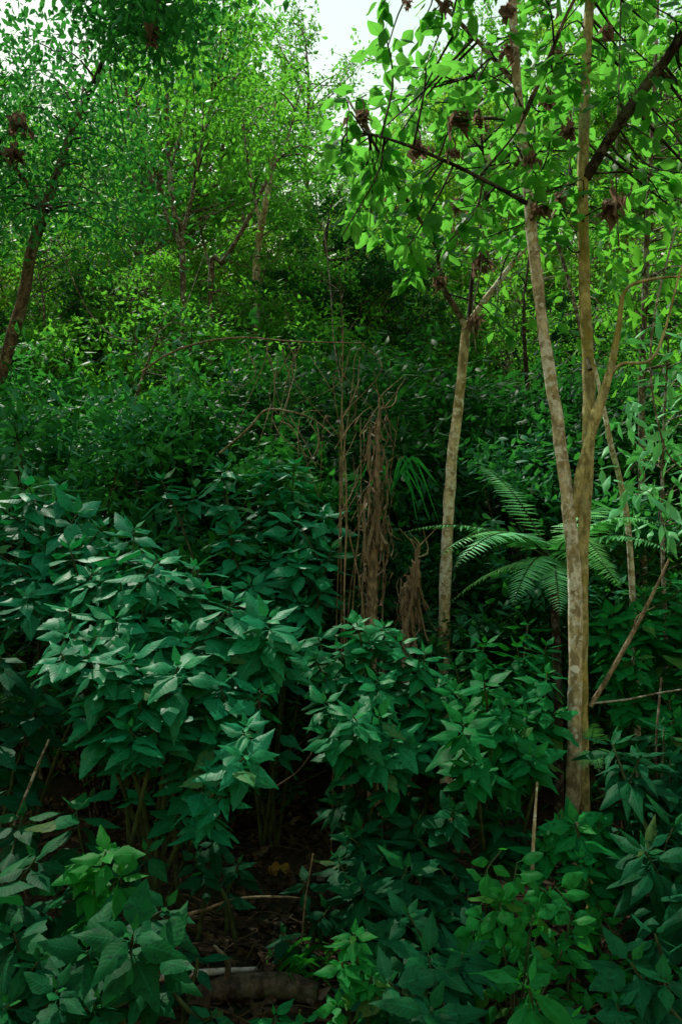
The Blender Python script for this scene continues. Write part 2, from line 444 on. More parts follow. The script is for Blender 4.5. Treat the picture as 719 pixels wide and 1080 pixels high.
# ------------------------------------------------------------------ whorled shrubs
def whorl(mbl, mby, tip, ax, L, pairs, temps, young=2, droop=1.0, az0=None, open_=1.0):
    """opposite leaf pairs round a shoot tip: small upright leaves on top, large drooping ones below"""
    ax = unit(ax)
    e1 = unit(np.cross(ax, [0.3, 1, 0.1])); e2 = np.cross(ax, e1)
    az = rng.random() * 6.28 if az0 is None else az0
    dist = 0.0
    for k in range(pairs):
        q = k / max(1, pairs - 1)
        ln = L * (0.32 + 0.68 * min(1, q * 1.7 + 0.08)) * rng.uniform(0.85, 1.12)
        el = R(52) * (1 - q) ** 1.5 + R(-7 * droop) * q * 1.3 + rng.normal() * 0.08
        el = el * open_
        for s in (0, math.pi):
            if rng.random() < 0.05: continue
            a = az + s + rng.normal() * 0.16
            out = math.cos(a) * e1 + math.sin(a) * e2
            d = unit(out * math.cos(el) + ax * math.sin(el) + rng.normal(size=3) * 0.06)
            d = unit(d + np.array([0, 0, -0.10 * droop * q]))
            n = unit(ax * math.cos(el) - out * math.sin(el) + rng.normal(size=3) * 0.16)
            pos = tip - ax * dist
            l2 = ln * rng.uniform(0.9, 1.1)
            if k < young:
                leaves(mbl, temps[:2], pos, d, n, l2, 0.9, yg=rng.uniform(0.35, 0.95) if k == 0 else rng.uniform(0.1, 0.5))
            else:
                leaves(mbl, temps, pos, d, n, l2, rng.uniform(0.85, 1.15), yg=max(0, rng.normal() * 0.06), tint=np.clip(1.05 - 0.95 * q + rng.normal() * 0.16, 0, 1))  # lower pairs tinted darker: shade inside the whorl put into the colour
        az += math.pi / 2 + rng.normal() * 0.12
        dist += L * (0.05 + 0.20 * q)
    return dist


def inpoly(p, poly):
    x, y = p; c = False; j = len(poly) - 1
    for i in range(len(poly)):
        xi, yi = poly[i]; xj, yj = poly[j]
        if (yi > y) != (yj > y) and x < (xj - xi) * (y - yi) / (yj - yi) + xi: c = not c
        j = i
    return c


def sample_poly(poly, sp, tries=700):
    a = np.array(poly, float); lo, hi = a.min(0), a.max(0); pts = []
    for _ in range(tries):
        p = lo + rng.random(2) * (hi - lo)
        if not inpoly(p, poly): continue
        if all((p[0] - q[0]) ** 2 + ((p[1] - q[1]) * 1.35) ** 2 > sp * sp for q in pts): pts.append(p)
    return pts


def shrub(name, label, cat, base, tips, L, mat, temps=SHRUB, pairs=(5, 7), droop=1.0, group=None, young=2, axf=None, inner=1.15, stemr=0.009, nstem=5, open_=1.0):
    """tips: world points of the shoot tips"""
    root = thing(name, label, cat, base, group)
    L *= 0.88
    tips = np.array(tips, float)
    cen = tips.mean(0)
    fol, yng = MB(), MB()
    k = min(nstem, len(tips))
    # main stems aim at spread-out tips; other tips branch from the nearest main stem
    idx = [int(np.argmax(np.linalg.norm(tips - cen, axis=1)))]
    while len(idx) < k:
        dd = np.min([np.linalg.norm(tips - tips[i], axis=1) for i in idx], axis=0)
        idx.append(int(np.argmax(dd)))
    mains = []; stem_mb = []
    for i in idx:
        b = base + np.array([rng.normal() * 0.06, rng.normal() * 0.06, -0.03])
        t = tips[i]
        m1 = b * 0.62 + t * 0.38; m1[2] = b[2] + (t[2] - b[2]) * 0.5
        m2 = b * 0.2 + t * 0.8; m2[2] = b[2] + (t[2] - b[2]) * 0.86
        path = smooth_path([b, m1 + rng.normal(size=3) * 0.03, m2, t], 16)
        s = MB(); tube(s, path, [stemr * 1.3, stemr, stemr * 0.4], 6); stem_mb.append(s); mains.append(path)
    for i, t in enumerate(tips):
        if i in idx:
            path = mains[idx.index(i)]
        else:
            best = None
            for mi, mp in enumerate(mains):
                cand = mp[:13]
                c = np.linalg.norm(cand - t, axis=1) + np.maximum(0, cand[:, 2] - t[2] + 0.16) * 5
                j = int(np.argmin(c))
                if best is None or c[j] < best[0]: best = (c[j], mi, j)
            _, mi, j = best
            b = mains[mi][j]; md = (b + t) / 2 + np.array([0, 0, -0.02]) + rng.normal(size=3) * 0.025
            path = smooth_path([b, md, t], 9)
            tube(stem_mb[mi], path, [stemr * 0.6, stemr * 0.35], 5)
        out = t - cen; out[2] *= 0.2
        ax = unit(np.array([0, -0.34, 0.9]) + out / (np.linalg.norm(out) + 0.25) * 0.42 + rng.normal(size=3) * 0.12) if axf is None else unit(axf + rng.normal(size=3) * 0.12)
        whorl(fol, yng, t, ax, L * rng.uniform(0.7, 1.2), int(rng.integers(pairs[0], pairs[1] + 1)), temps, young, droop, open_=open_)
        # scattered older leaves lower along the shoot; dark tint paints inner shade
        m = int(inner * 7)
        if m and len(path) > 4:
            sel = path[rng.integers(len(path) // 3, len(path) - 1, m)]
            d = rdir(m); d[:, 2] = -0.25 + d[:, 2] * 0.2; d[:, 1] -= 0.15
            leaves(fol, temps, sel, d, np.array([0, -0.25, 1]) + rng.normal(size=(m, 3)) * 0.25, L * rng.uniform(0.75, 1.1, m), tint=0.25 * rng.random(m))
    for s in stem_mb: s.build('stem', M['stem'], root, base)
    fol.build('foliage', mat, root, base)
    return root


def poly_tips(poly, d0, d1, sp, jit=0.12):
    pts = sample_poly(poly, sp * 0.88)
    ys_ = [p[1] for p in pts]; lo, hi = min(q[1] for q in poly), max(q[1] for q in poly)
    return [P(p[0], p[1], d0 + (d1 - d0) * (p[1] - lo) / (hi - lo) + rng.normal() * jit) for p in pts]


G1 = 'large leaved shrubs of the foreground thicket'
shrub('leafy_shrub', 'broad pale topped shrub filling the left edge, its highest leaves level with the dead stump', 'shrub', gp(40, 4.3),
      poly_tips([(-130, 520), (-40, 505), (40, 500), (120, 540), (190, 590), (120, 650), (-130, 650)], 4.5, 3.9, 36), 0.19, M['shrub'], group=G1, nstem=6)
shrub('leafy_shrub', 'dense shrub with silvery green drooping leaves in the middle of the left thicket', 'shrub', gp(170, 3.9),
      poly_tips([(60, 575), (190, 580), (270, 630), (305, 690), (200, 715), (60, 690)], 4.0, 3.4, 34), 0.18, M['shrub'], group=G1, nstem=6)
shrub('leafy_shrub', 'shrub with overhanging shoots that droop over the bare dark ground, left of centre', 'shrub', gp(150, 3.5),
      poly_tips([(80, 690), (190, 690), (300, 735), (262, 800), (250, 850), (215, 850), (190, 790), (95, 770)], 3.35, 3.0, 35), 0.17, M['shrub'], droop=1.5, group=G1, nstem=5)
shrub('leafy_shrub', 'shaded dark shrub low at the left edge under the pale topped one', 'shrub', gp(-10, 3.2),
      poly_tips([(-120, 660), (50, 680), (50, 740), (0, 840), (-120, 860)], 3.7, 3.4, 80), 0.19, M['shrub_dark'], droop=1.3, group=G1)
shrub('leafy_shrub', 'tall shrub right behind the left thicket, standing left of the dead stalks', 'shrub', gp(290, 5.0),
      poly_tips([(165, 505), (280, 478), (345, 500), (362, 580), (345, 640), (300, 680), (265, 620), (230, 560)], 5.4, 4.6, 33), 0.19, M['shrub'], group=G1, nstem=6)
shrub('leafy_shrub', 'rounded shrub in the centre just below the shaggy dead stump', 'shrub', gp(395, 4.0),
      poly_tips([(325, 668), (380, 655), (435, 662), (475, 720), (455, 790), (420, 800), (350, 790)], 4.15, 3.6, 26), 0.155, M['shrub'], group=G1, nstem=6)
shrub('leafy_shrub', 'green shrub directly left of the twin trunk tree, below the fern', 'shrub', gp(525, 3.9),
      poly_tips([(470, 690), (520, 655), (585, 655), (590, 760), (540, 830), (485, 800), (450, 760)], 4.2, 3.4, 32), 0.165, M['shrub_green'], group=G1, nstem=6)
shrub('leafy_shrub', 'shrub right of the twin trunk tree at the right edge, behind the slanting stick', 'shrub', gp(690, 4.5),
      poly_tips([(635, 650), (690, 610), (800, 600), (820, 790), (720, 770), (640, 740)], 4.7, 4.2, 27), 0.16, M['shrub_green'], group=G1, nstem=6)
shrub('leafy_shrub', 'small rosette shrub pressed against the base of the twin trunk', 'shrub', gp(606, 3.45),
      [P(606, 868, 3.35), P(575, 895, 3.4), P(640, 890, 3.4), P(612, 905, 3.25), P(588, 868, 3.4), P(632, 868, 3.4)], 0.16, M['shrub_green'], group=G1)
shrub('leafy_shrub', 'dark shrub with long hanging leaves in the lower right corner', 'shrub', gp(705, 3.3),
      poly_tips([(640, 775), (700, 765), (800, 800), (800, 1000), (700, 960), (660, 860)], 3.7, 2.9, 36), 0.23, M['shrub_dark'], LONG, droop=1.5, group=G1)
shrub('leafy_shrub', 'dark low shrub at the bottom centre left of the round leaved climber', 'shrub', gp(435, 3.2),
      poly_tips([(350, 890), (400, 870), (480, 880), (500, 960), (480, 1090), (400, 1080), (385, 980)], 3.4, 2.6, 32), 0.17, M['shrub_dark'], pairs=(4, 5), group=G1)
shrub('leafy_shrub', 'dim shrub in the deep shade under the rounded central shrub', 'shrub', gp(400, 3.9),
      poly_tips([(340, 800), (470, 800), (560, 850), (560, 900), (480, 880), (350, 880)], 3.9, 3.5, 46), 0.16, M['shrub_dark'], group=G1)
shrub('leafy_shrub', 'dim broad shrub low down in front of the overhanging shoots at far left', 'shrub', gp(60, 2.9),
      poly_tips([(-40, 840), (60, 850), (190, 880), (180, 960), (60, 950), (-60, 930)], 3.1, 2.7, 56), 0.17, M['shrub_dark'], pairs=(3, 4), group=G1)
G2 = 'young plants in front'
shrub('young_plant', 'young plant with upright yellow green leaves above the largest leaved plant at lower left', 'plant', gp(105, 2.9),
      [P(112, 898, 2.65), P(92, 915, 2.7), P(125, 925, 2.7)], 0.13, M['bright'], pairs=(3, 4), group=G2)
shrub('young_plant', 'largest leaved plant at lower left with one bright green pair at its centre', 'plant', gp(125, 2.6),
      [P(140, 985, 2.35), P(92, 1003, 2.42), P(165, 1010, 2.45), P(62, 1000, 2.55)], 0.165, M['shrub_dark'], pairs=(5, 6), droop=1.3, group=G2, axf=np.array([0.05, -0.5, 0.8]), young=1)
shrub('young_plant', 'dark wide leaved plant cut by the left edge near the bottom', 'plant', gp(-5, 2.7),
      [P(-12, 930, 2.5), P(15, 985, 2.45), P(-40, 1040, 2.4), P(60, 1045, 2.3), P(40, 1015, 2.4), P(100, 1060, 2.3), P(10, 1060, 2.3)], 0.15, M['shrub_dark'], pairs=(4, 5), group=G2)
shrub('young_plant', 'bright big leaved plant at the bottom edge below the round leaved climber', 'plant', gp(560, 2.5),
      [P(558, 1040, 2.25), P(600, 1075, 2.2)], 0.19, M['bright'], LONG, pairs=(3, 4), group=G2, young=1, axf=np.array([0, -0.3, 0.9]))
shrub('young_plant', 'pale sprout with slender leaves on the ground beside the fallen log', 'plant', gp(372, 2.75),
      [P(374, 985, 2.6), P(360, 1015, 2.55), P(392, 1030, 2.55), P(355, 1060, 2.5)], 0.095, M['bright'], pairs=(4, 5), group=G2, young=1)
shrub('young_plant', 'plain green plant in the bottom right corner right of the bright big leaved one', 'plant', gp(690, 2.6),
      [P(690, 985, 2.6), P(650, 1060, 2.4), P(730, 1050, 2.5), P(665, 1015, 2.5), P(620, 1070, 2.4), P(700, 1035, 2.45)], 0.15, M['shrub_dark'], pairs=(3, 4), group=G2)


shrub('young_plant', 'dim small plant in the hollow beneath the overhanging shoots', 'plant', gp(235, 3.7), [P(228, 885, 3.6), P(205, 905, 3.5), P(250, 912, 3.7)], 0.13, M['shrub_dark'], pairs=(3, 4), group=G2)
shrub('young_plant', 'dim plant at the right side of the bare ground, above the slender leaved sprout', 'plant', gp(330, 3.5), [P(322, 930, 3.4), P(345, 960, 3.3), P(300, 985, 3.4)], 0.13, M['shrub_dark'], pairs=(3, 4), group=G2)
shrub('young_plant', 'low green plant between the largest leaved plant and the fallen log', 'plant', gp(205, 2.9), [P(208, 1010, 2.8), P(180, 1040, 2.7), P(225, 1072, 2.65)], 0.11, M['shrub_dark'], pairs=(3, 4), group=G2)
shrub('young_plant', 'small green plant at the bottom edge in front of the fallen log', 'plant', gp(290, 2.7), [P(290, 1072, 2.6), P(320, 1078, 2.55)], 0.10, M['shrub_green'], pairs=(3, 4), group=G2)


# ------------------------------------------------------------------ near trees
def limb(pts, r, root, base, mat, name='limb', sides=10, n=40, lump=0.16):
    m = MB(); path = smooth_path(pts, n); tube(m, path, r, sides, lump)
    return m.build(name, mat, root, base), path


def big_crown(root, base, branches, tips, L, mat, bark, name='crown', nl=(5, 9), hang=0.55):
    """twigs from the nearest branch to each tip, each ending in hanging broad leaves"""
    fol, tw = MB(), MB()
    allb = np.concatenate(branches)
    for t in tips:
        c = np.linalg.norm(allb - t, axis=1)
        b = allb[int(np.argmin(c + rng.random(len(c)) * 0.15))]
        dv = t - b
        path = smooth_path([b, b + dv * 0.5 + np.array([0, 0, 0.08 * np.linalg.norm(dv)]) + rng.normal(size=3) * 0.04, t], 8)
        ln = np.linalg.norm(dv)
        tube(tw, path, [0.004 + 0.006 * min(ln, 1.5), 0.003], 5)
        m = int(rng.integers(nl[0], nl[1]))
        k = rng.integers(4, 8, m)
        out = rdir(m); out[:, 2] = out[:, 2] * 0.35 - hang * rng.uniform(0.2, 1.3, m)
        out += unit(dv)[None] * 0.35
        pos = path[k] + rng.normal(size=(m, 3)) * 0.03
        nr = np.array([0, 0, 1.0]) + rng.normal(size=(m, 3)) * 0.5
        leaves(fol, BROAD, pos, out, nr, L * rng.uniform(0.55, 1.15, m), rng.uniform(0.85, 1.1, m), yg=np.maximum(0, rng.normal(size=m) * 0.3))
    tw.build('twigs', bark, root, base)
    return fol.build(name, mat, root, base)


def dead_cluster(root, base, c, size, hangfrom=None):
    m = MB(); n = int(rng.integers(20, 28))
    d = rdir(n); d[:, 2] = -0.6 - 0.6 * rng.random(n)
    d[:, :2] *= 0.55
    pos = c + np.array([0, 0, size * 0.4]) + rng.normal(size=(n, 3)) * size * 0.17
    leaves(m, DRY, pos, d, rdir(n), size * rng.uniform(0.3, 0.7, n), rng.uniform(0.7, 1.2, n))
    tube(m, smooth_path([c + np.array([0, 0, size * 1.1]), c + np.array([0.01, 0, size * 0.7]), c + np.array([0, 0, size * 0.2])], 5), 0.004, 5)
    m.build('dead_leaf_cluster', M['dry'], root, base)


# twin-trunk tree on the right
D1 = 4.0
b1 = gp(606, D1); b1[2] -= 0.05
T1 = thing('twin_trunk_tree', 'tallest pale tree at right with two lichen spotted trunks fused at the base', 'tree', b1)
_, ta = limb([gp(598, D1) - [0, 0, .08], P(601, 900, D1), P(604, 830, D1), P(606, 720, D1), P(606, 620, D1), P(600, 545, D1), P(588, 450, D1 + .02), P(572, 345, D1 + .05),
              P(560, 240, D1 + .1), P(550, 140, D1 + .15), P(543, 60, D1 + .2), P(536, -60, D1 + .3), P(520, -200, D1 + .4)], [0.044, 0.036, 0.035, 0.034, 0.033, 0.031, 0.028, 0.026, 0.024, 0.020, 0.011], T1, b1, M['bark'], 'trunk', 14, 130)
_, tb = limb([gp(622, D1 + .05) - [0, 0, .08], P(618, 930, D1 + .03), P(615, 850, D1 + .02), P(613, 740, D1 + .02), P(613, 620, D1 + .02), P(616, 540, D1 + .08), P(620, 470, D1 + .1), P(620, 390, D1 + .15),
              P(616, 300, D1 + .2), P(614, 200, D1 + .25), P(617, 90, D1 + .3), P(622, -20, D1 + .35), P(626, -180, D1 + .4)], [0.038, 0.033, 0.032, 0.031, 0.031, 0.031, 0.030, 0.029, 0.028, 0.024, 0.012], T1, b1, M['bark_moss'], 'trunk', 14, 130)
_, tc1 = limb([P(606, 545, D1), P(612, 500, D1 - .03), P(628, 440, D1 - .02), P(643, 390, D1 - .02), P(652, 345, D1), P(658, 308, D1), P(680, 296, D1 - .05), P(725, 292, D1 - .1), P(790, 300, D1 - .1)],
              [0.022, 0.026, 0.025, 0.020, 0.014, 0.010, 0.008, 0.006, 0.004], T1, b1, M['bark_moss'], 'limb', 10, 70)
_, tc2 = limb([P(640, 400, D1), P(655, 384, D1 - .05), P(685, 380, D1 - .1), P(700, 350, D1 - .1), P(716, 290, D1 - .1), P(740, 220, D1 - .1)], [0.011, 0.008, 0.006, 0.004], T1, b1, M['bark_moss'], 'limb', 8)
_, td = limb([P(617, 188, D1 + .25), P(640, 150, D1 + .2), P(668, 108, D1 + .1), P(700, 65, D1), P(735, 15, D1 - .1), P(790, -60, D1 - .2)], [0.028, 0.030, 0.028, 0.026, 0.016], T1, b1, M['bark_dark'], 'limb', 10)
_, te = limb([P(556, 215, D1 + .1), P(520, 195, D1), P(470, 170, D1 - .1), P(420, 150, D1 - .1), P(385, 140, D1)], [0.012, 0.010, 0.008, 0.004], T1, b1, M['bark_dark'], 'limb', 8)
_, tf = limb([P(549, 130, D1 + .15), P(575, 70, D1 + .1), P(600, 10, D1), P(640, -60, D1)], [0.014, 0.010, 0.006], T1, b1, M['bark_mid'], 'limb', 8)
_, tg = limb([P(545, 90, D1 + .2), P(500, 40, D1 + .2), P(450, -10, D1 + .2), P(400, -50, D1 + .2)], [0.014, 0.010, 0.005], T1, b1, M['bark_mid'], 'limb', 8)
_, th = limb([P(622, 390, D1 + .1), P(600, 300, D1 + .4), P(580, 230, D1 + .5), P(562, 160, D1 + .6)], [0.012, 0.010, 0.005], T1, b1, M['bark_mid'], 'limb', 8)
brs = [ta[70:], tb[75:], td, te, tf, tg, th, tc1[45:]]
tips1 = []
for poly, da, db, sp in [
    ([(352, 150), (375, 60), (430, -60), (560, -90), (800, -90), (800, 40), (700, 110), (560, 130), (470, 120), (400, 190)], 3.7, 4.9, 28),
    ([(350, 160), (420, 130), (560, 150), (600, 240), (500, 270), (420, 270), (360, 250)], 3.9, 4.8, 30),
    ([(560, 60), (720, 60), (800, 120), (800, 240), (640, 260), (560, 200)], 3.8, 5.0, 33)]:
    for p in sample_poly(poly, sp):
        tips1.append(P(p[0], p[1], rng.uniform(da, db)))
for p in sample_poly([(330, -100), (820, -100), (820, -420), (400, -420)], 72):
    tips1.append(P(p[0], p[1], rng.uniform(3.7, 5.2)))
big_crown(T1, b1, brs, tips1, 0.108, M['broad'], M['bark_dark'], nl=(8, 14))
for (x, y, s) in [(537, 58, .13), (535, 15, .1), (487, 133, .15), (505, 131, .11), (478, 166, .12), (441, 160, .17), (576, 110, .1), (560, 172, .1), (382, 128, .2), (570, 225, .12), (545, 175, .08),
                  (645, 222, .19), (600, 140, .13), (470, 8, .13), (640, 40, .13), (430, 5, .1), (590, 60, .12)]:
    dead_cluster(T1, b1, P(x, y, D1 + rng.uniform(-.3, .1)), s * rng.uniform(.5, .95))
# little ferns growing out of the trunk are added below (frond function)

# slender forked tree in the middle
D2 = 5.6
b2 = gp(467, D2)
T2 = thing('slender_tree', 'slender pale tree forking into a Y, between the dead stump and the twin trunk tree', 'tree', b2)
_, sa = limb([b2 - [0, 0, .1], P(468, 690, D2), P(470, 600, D2), P(475, 500, D2), P(485, 410, D2), P(492, 340, D2)], [0.046, 0.042, 0.040, 0.037, 0.034, 0.031], T2, b2, M['bark'], 'trunk', 12, 80)
_, sb = limb([P(492, 346, D2), P(480, 325, D2), P(465, 298, D2), P(460, 262, D2 - .1), P(445, 235, D2 - .2), P(415, 190, D2 - .4), P(390, 140, D2 - .6), P(380, 110, D2 - .7)], [0.024, 0.021, 0.019, 0.014, 0.011, 0.009, 0.004], T2, b2, M['bark_mid'], 'limb', 8)
_, sc_ = limb([P(492, 346, D2), P(505, 325, D2), P(525, 298, D2 + .1), P(548, 268, D2 + .2), P(575, 240, D2 + .3), P(600, 190, D2 + .4)], [0.024, 0.022, 0.018, 0.012, 0.005], T2, b2, M['bark'], 'limb', 8)
_, sd = limb([P(494, 340, D2), P(497, 300, D2 + .1), P(503, 255, D2 + .1), P(511, 210, D2 + .2), P(508, 150, D2 + .2), P(500, 80, D2 + .2)], [0.016, 0.014, 0.011, 0.005], T2, b2, M['bark_dark'], 'limb', 8)
_, se = limb([P(462, 290, D2), P(440, 275, D2 - .2), P(415, 250, D2 - .3), P(400, 200, D2 - .3)], [0.011, 0.008, 0.004], T2, b2, M['bark_mid'], 'limb', 8)
tips2 = [P(p[0], p[1], rng.uniform(4.9, 6.6)) for p in sample_poly([(345, 150), (420, 60), (560, 40), (620, 120), (600, 230), (520, 250), (440, 280), (370, 260)], 30)]
tips2 += [P(x, y, 5.4) for x, y in [(430, 290), (445, 265), (470, 262), (520, 348), (535, 352), (425, 245), (550, 255)]]
big_crown(T2, b2, [sb[8:], sc_[15:], sd[15:], se], tips2, 0.13, M['broad'], M['bark_dark'], nl=(8, 14))
for (x, y, s) in [(484, 219, .13), (462, 300, .12), (508, 280, .15), (500, 345, .14), (477, 253, .11), (590, 212, .12), (412, 215, .12)]:
    dead_cluster(T2, b2, P(x, y, D2 - rng.uniform(0, .3)), s)


# ------------------------------------------------------------------ background trees
def make_tree(name, label, seed, H, rad, base_f, ncl, lpc, leaf, lm, bm, trunk_r=0.09, stems=1, lean=0.0, flat=0.8, clr=0.46, temps=LO, top_open=0.0):
    rg = np.random.default_rng(seed)
    root = thing(name, label, 'tree', (0, 0, 0))
    wood, fol = MB(), MB()
    paths = []
    for s in range(stems):
        a = rg.random() * 6.28
        off = np.array([math.cos(a), math.sin(a), 0]) * (0.0 if stems == 1 else rad * 0.45)
        pts = [np.array([0, 0, -0.3]) + off * 0.12]
        for k in range(1, 6):
            q = k / 5
            pts.append(np.array([lean * q * H + off[0] * q + rg.normal() * 0.12, off[1] * q + rg.normal() * 0.12, q * H * 0.88 * (1 if s == 0 else rg.uniform(0.8, 1))]))
        path = smooth_path(pts, 40); paths.append(path)
        k = 1 if s == 0 else 0.75
        tube(wood, path, [trunk_r * 1.25 * k, trunk_r * k, trunk_r * .8 * k, trunk_r * 0.15], 9, 0.12, 4)
    allp = np.concatenate(paths)
    cz = H * (base_f + 1) / 2; hz = H * (1 - base_f) / 2
    for c in range(ncl):
        for _ in range(20):
            v = rg.normal(size=3); v = v / np.linalg.norm(v) * rg.random() ** 0.45
            if rg.random() < 0.5 + 0.5 * v[2] or v[2] > -0.2: break
        shrink = 1 - 0.35 * max(0, v[2])
        cen = np.array([lean * H * 0.75 + v[0] * rad * shrink, v[1] * rad * shrink, cz + v[2] * hz])
        sc = clr * rg.uniform(0.6, 1.35)
        want = cen[2] - 0.35 * np.linalg.norm(cen[:2]) - 0.3
        j = int(np.argmin(np.abs(allp[:, 2] - want) + 0.5 * np.linalg.norm(allp[:, :2] - cen[:2], axis=1)))
        b = allp[j]
        tube(wood, smooth_path([b, b * 0.45 + cen * 0.55 + rg.normal(size=3) * 0.1, cen], 9), [trunk_r * 0.28, trunk_r * 0.06], 5)
        nt_ = int(rg.integers(5, 9)); per = max(3, lpc // nt_)
        for t in range(nt_):
            d = rg.normal(size=3); d[2] = d[2] * flat * 0.6 + 0.12; d = d / np.linalg.norm(d)
            ln = sc * rg.uniform(0.5, 1.25)
            s0 = cen + rg.normal(size=3) * sc * 0.15
            e = s0 + d * ln
            if rg.random() < 0.5: tube(wood, np.array([s0, (s0 + e) / 2 + [0, 0, 0.03], e]), [0.008, 0.003], 4)
            q = rg.random(per) ** 0.7
            pos = s0[None] + d[None] * (ln * q)[:, None] + rg.normal(size=(per, 3)) * sc * 0.13 * np.array([1, 1, 0.6])
            ld = rg.normal(size=(per, 3)) * 0.8 + d[None] * 0.6; ld[:, 2] -= 0.25
            nr = np.array([0, 0, 1.0]) + rg.normal(size=(per, 3)) * 0.55
            leaves(fol, temps, pos, ld, nr, leaf * rg.uniform(0.6, 1.3, per), rg.uniform(0.8, 1.25, per), tint=np.clip(rg.random() * 0.6 + rg.random(per) * 0.4, 0, 1), yg=np.maximum(0, rg.normal(size=per) * 0.15))
    wood.build('trunk', bm, root)
    fol.build('crown', lm, root)
    return root


protoA = make_tree('hillside_tree', 'x', 1, 8.0, 2.6, 0.2, 95, 170, 0.105, M['tree'], M['bark_mid'], 0.085, stems=3)
protoB = make_tree('hillside_tree', 'x', 2, 8.5, 2.3, 0.10, 95, 170, 0.10, M['lime'], M['bark'], 0.08, stems=2)
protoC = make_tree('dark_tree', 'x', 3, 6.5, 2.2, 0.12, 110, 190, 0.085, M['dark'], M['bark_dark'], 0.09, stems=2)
protoD = make_tree('wispy_tree', 'x', 4, 9.0, 1.5, 0.45, 44, 80, 0.10, M['tree'], M['bark_mid'], 0.06, stems=1, clr=0.5)
protoG = make_tree('young_tree', 'x', 7, 5.0, 1.15, 0.05, 62, 130, 0.07, M['tree'], M['bark_mid'], 0.035, stems=2, clr=0.34)
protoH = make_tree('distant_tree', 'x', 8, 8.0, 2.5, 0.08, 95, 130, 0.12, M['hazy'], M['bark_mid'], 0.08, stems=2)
protoF = make_tree('sunlit_shrub_tree', 'x', 6, 4.0, 1.8, 0.02, 70, 150, 0.09, M['lime'], M['bark'], 0.05, stems=3)
protoE = make_tree('hillside_tree', 'x', 5, 9.0, 3.0, 0.3, 100, 180, 0.115, M['tree'], M['bark_mid'], 0.10, stems=2)
usedp = set()
GT = 'trees on the hillside behind'


def place(pr, px, d, rz, sc, label, group=GT, sink=0.0, top=None, H=None):
    b = gp(px, d); b[2] -= sink
    if top is not None:  # scale so the crown top stands at photo row `top`
        sc = (P(px, top, d)[2] - b[2]) / H
    if pr.name not in usedp:
        usedp.add(pr.name)
        pr.location = tuple(float(c) for c in b); pr.rotation_euler = (0, 0, rz); pr.scale = (sc,) * 3
        pr['label'] = label; pr['group'] = group
        return pr
    return dup(pr, b, rz, sc, label, group)


HA, HB, HC, HD, HE = 8.0, 8.5, 6.5, 9.0, 9.0
place(protoA, 190, 13.5, 0.4, 1, 'many stemmed green tree at upper left with bare forked trunks rising into the haze', top=30, H=HA)
place(protoE, 215, 17, 2.0, 1, 'tall leafy tree just left of the sky gap', top=-30, H=HE)
place(protoD, 318, 21, 0.6, 1, 'wispy open tree standing out against the pale sky gap at the top', top=-60, H=HD)
place(protoC, 372, 11.5, 1.0, 1, 'dense dark round tree in the middle below the sky gap', top=185, H=HC)
place(protoB, 250, 20, 1.3, 1, 'yellow green sunlit tree with a pale trunk behind the forked trunks', top=150, H=HB)
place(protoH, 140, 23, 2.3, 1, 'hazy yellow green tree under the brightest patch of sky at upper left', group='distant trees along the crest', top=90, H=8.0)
place(protoB, 400, 19, 3.3, 1, 'yellow green sunlit tree right of the dense dark round tree', top=120, H=HB)
place(protoB, 480, 16, 4.3, 1, 'bright lime tree seen behind the Y fork of the slender tree', top=30, H=HB)
place(protoA, 560, 19, 1.9, 1, 'sunlit green tree between the two trunks of the twin trunk tree', top=-50, H=HA)
place(protoB, 650, 17, 5.3, 1, 'bright lime tree right of the mossy trunk at upper right', top=-40, H=HB)
place(protoE, 720, 14, 3.1, 1, 'leafy tree at the right edge behind the dark slanting limb', top=-30, H=HE)
place(protoH, 60, 19, 3.9, 1, 'green tree at the far left beneath the hazy sky', top=50, H=8.0)
place(protoE, -30, 13, 5.0, 1, 'large shaded tree filling the left edge above the reddish trunk', top=70, H=HE)
place(protoA, 800, 18, 5.2, 1, 'green tree beyond the right edge of the wood', top=0, H=HA)
place(protoD, 225, 16, 2.6, 1, 'thin straight tree with a sparse top between the two leafy trees at upper left', top=10, H=HD)
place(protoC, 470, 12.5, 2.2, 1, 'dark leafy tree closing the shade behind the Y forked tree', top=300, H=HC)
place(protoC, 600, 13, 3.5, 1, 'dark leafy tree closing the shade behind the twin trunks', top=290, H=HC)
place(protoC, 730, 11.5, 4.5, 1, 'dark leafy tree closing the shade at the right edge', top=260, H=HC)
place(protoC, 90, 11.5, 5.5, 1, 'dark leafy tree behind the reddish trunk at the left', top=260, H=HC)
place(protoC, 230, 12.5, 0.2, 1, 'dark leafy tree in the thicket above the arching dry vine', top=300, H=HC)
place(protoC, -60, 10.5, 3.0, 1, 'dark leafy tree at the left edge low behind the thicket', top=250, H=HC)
HF = 4.0
for px, d, tp, lab in [(70, 10.5, 215, 'fine leaved young tree standing just right of the reddish trunk'), (135, 11.5, 185, 'fine leaved young tree left of the three trunked forked tree'),
                       (165, 10.2, 255, 'short fine leaved young tree at the foot of the three trunked forked tree'), (242, 11.0, 215, 'fine leaved young tree in front of the leaning forked tree'),
                       (312, 11.8, 175, 'fine leaved young tree between the pale trunk and the dense dark round tree'), (335, 10.4, 250, 'short fine leaved young tree in front of the dense dark round tree'),
                       (432, 11.6, 215, 'fine leaved young tree right of the dense dark round tree'), (528, 11.2, 235, 'fine leaved young tree between the Y fork and the twin trunks'),
                       (640, 11.0, 215, 'fine leaved young tree behind the bent mossy limb'), (708, 10.0, 240, 'fine leaved young tree at the right edge behind the sapling'), (10, 10.8, 240, 'fine leaved young tree behind the reddish trunk at the left edge')]:
    place(protoG, px, d, px * .53, 1, lab, group='young trees on the slope', top=tp, H=5.0)
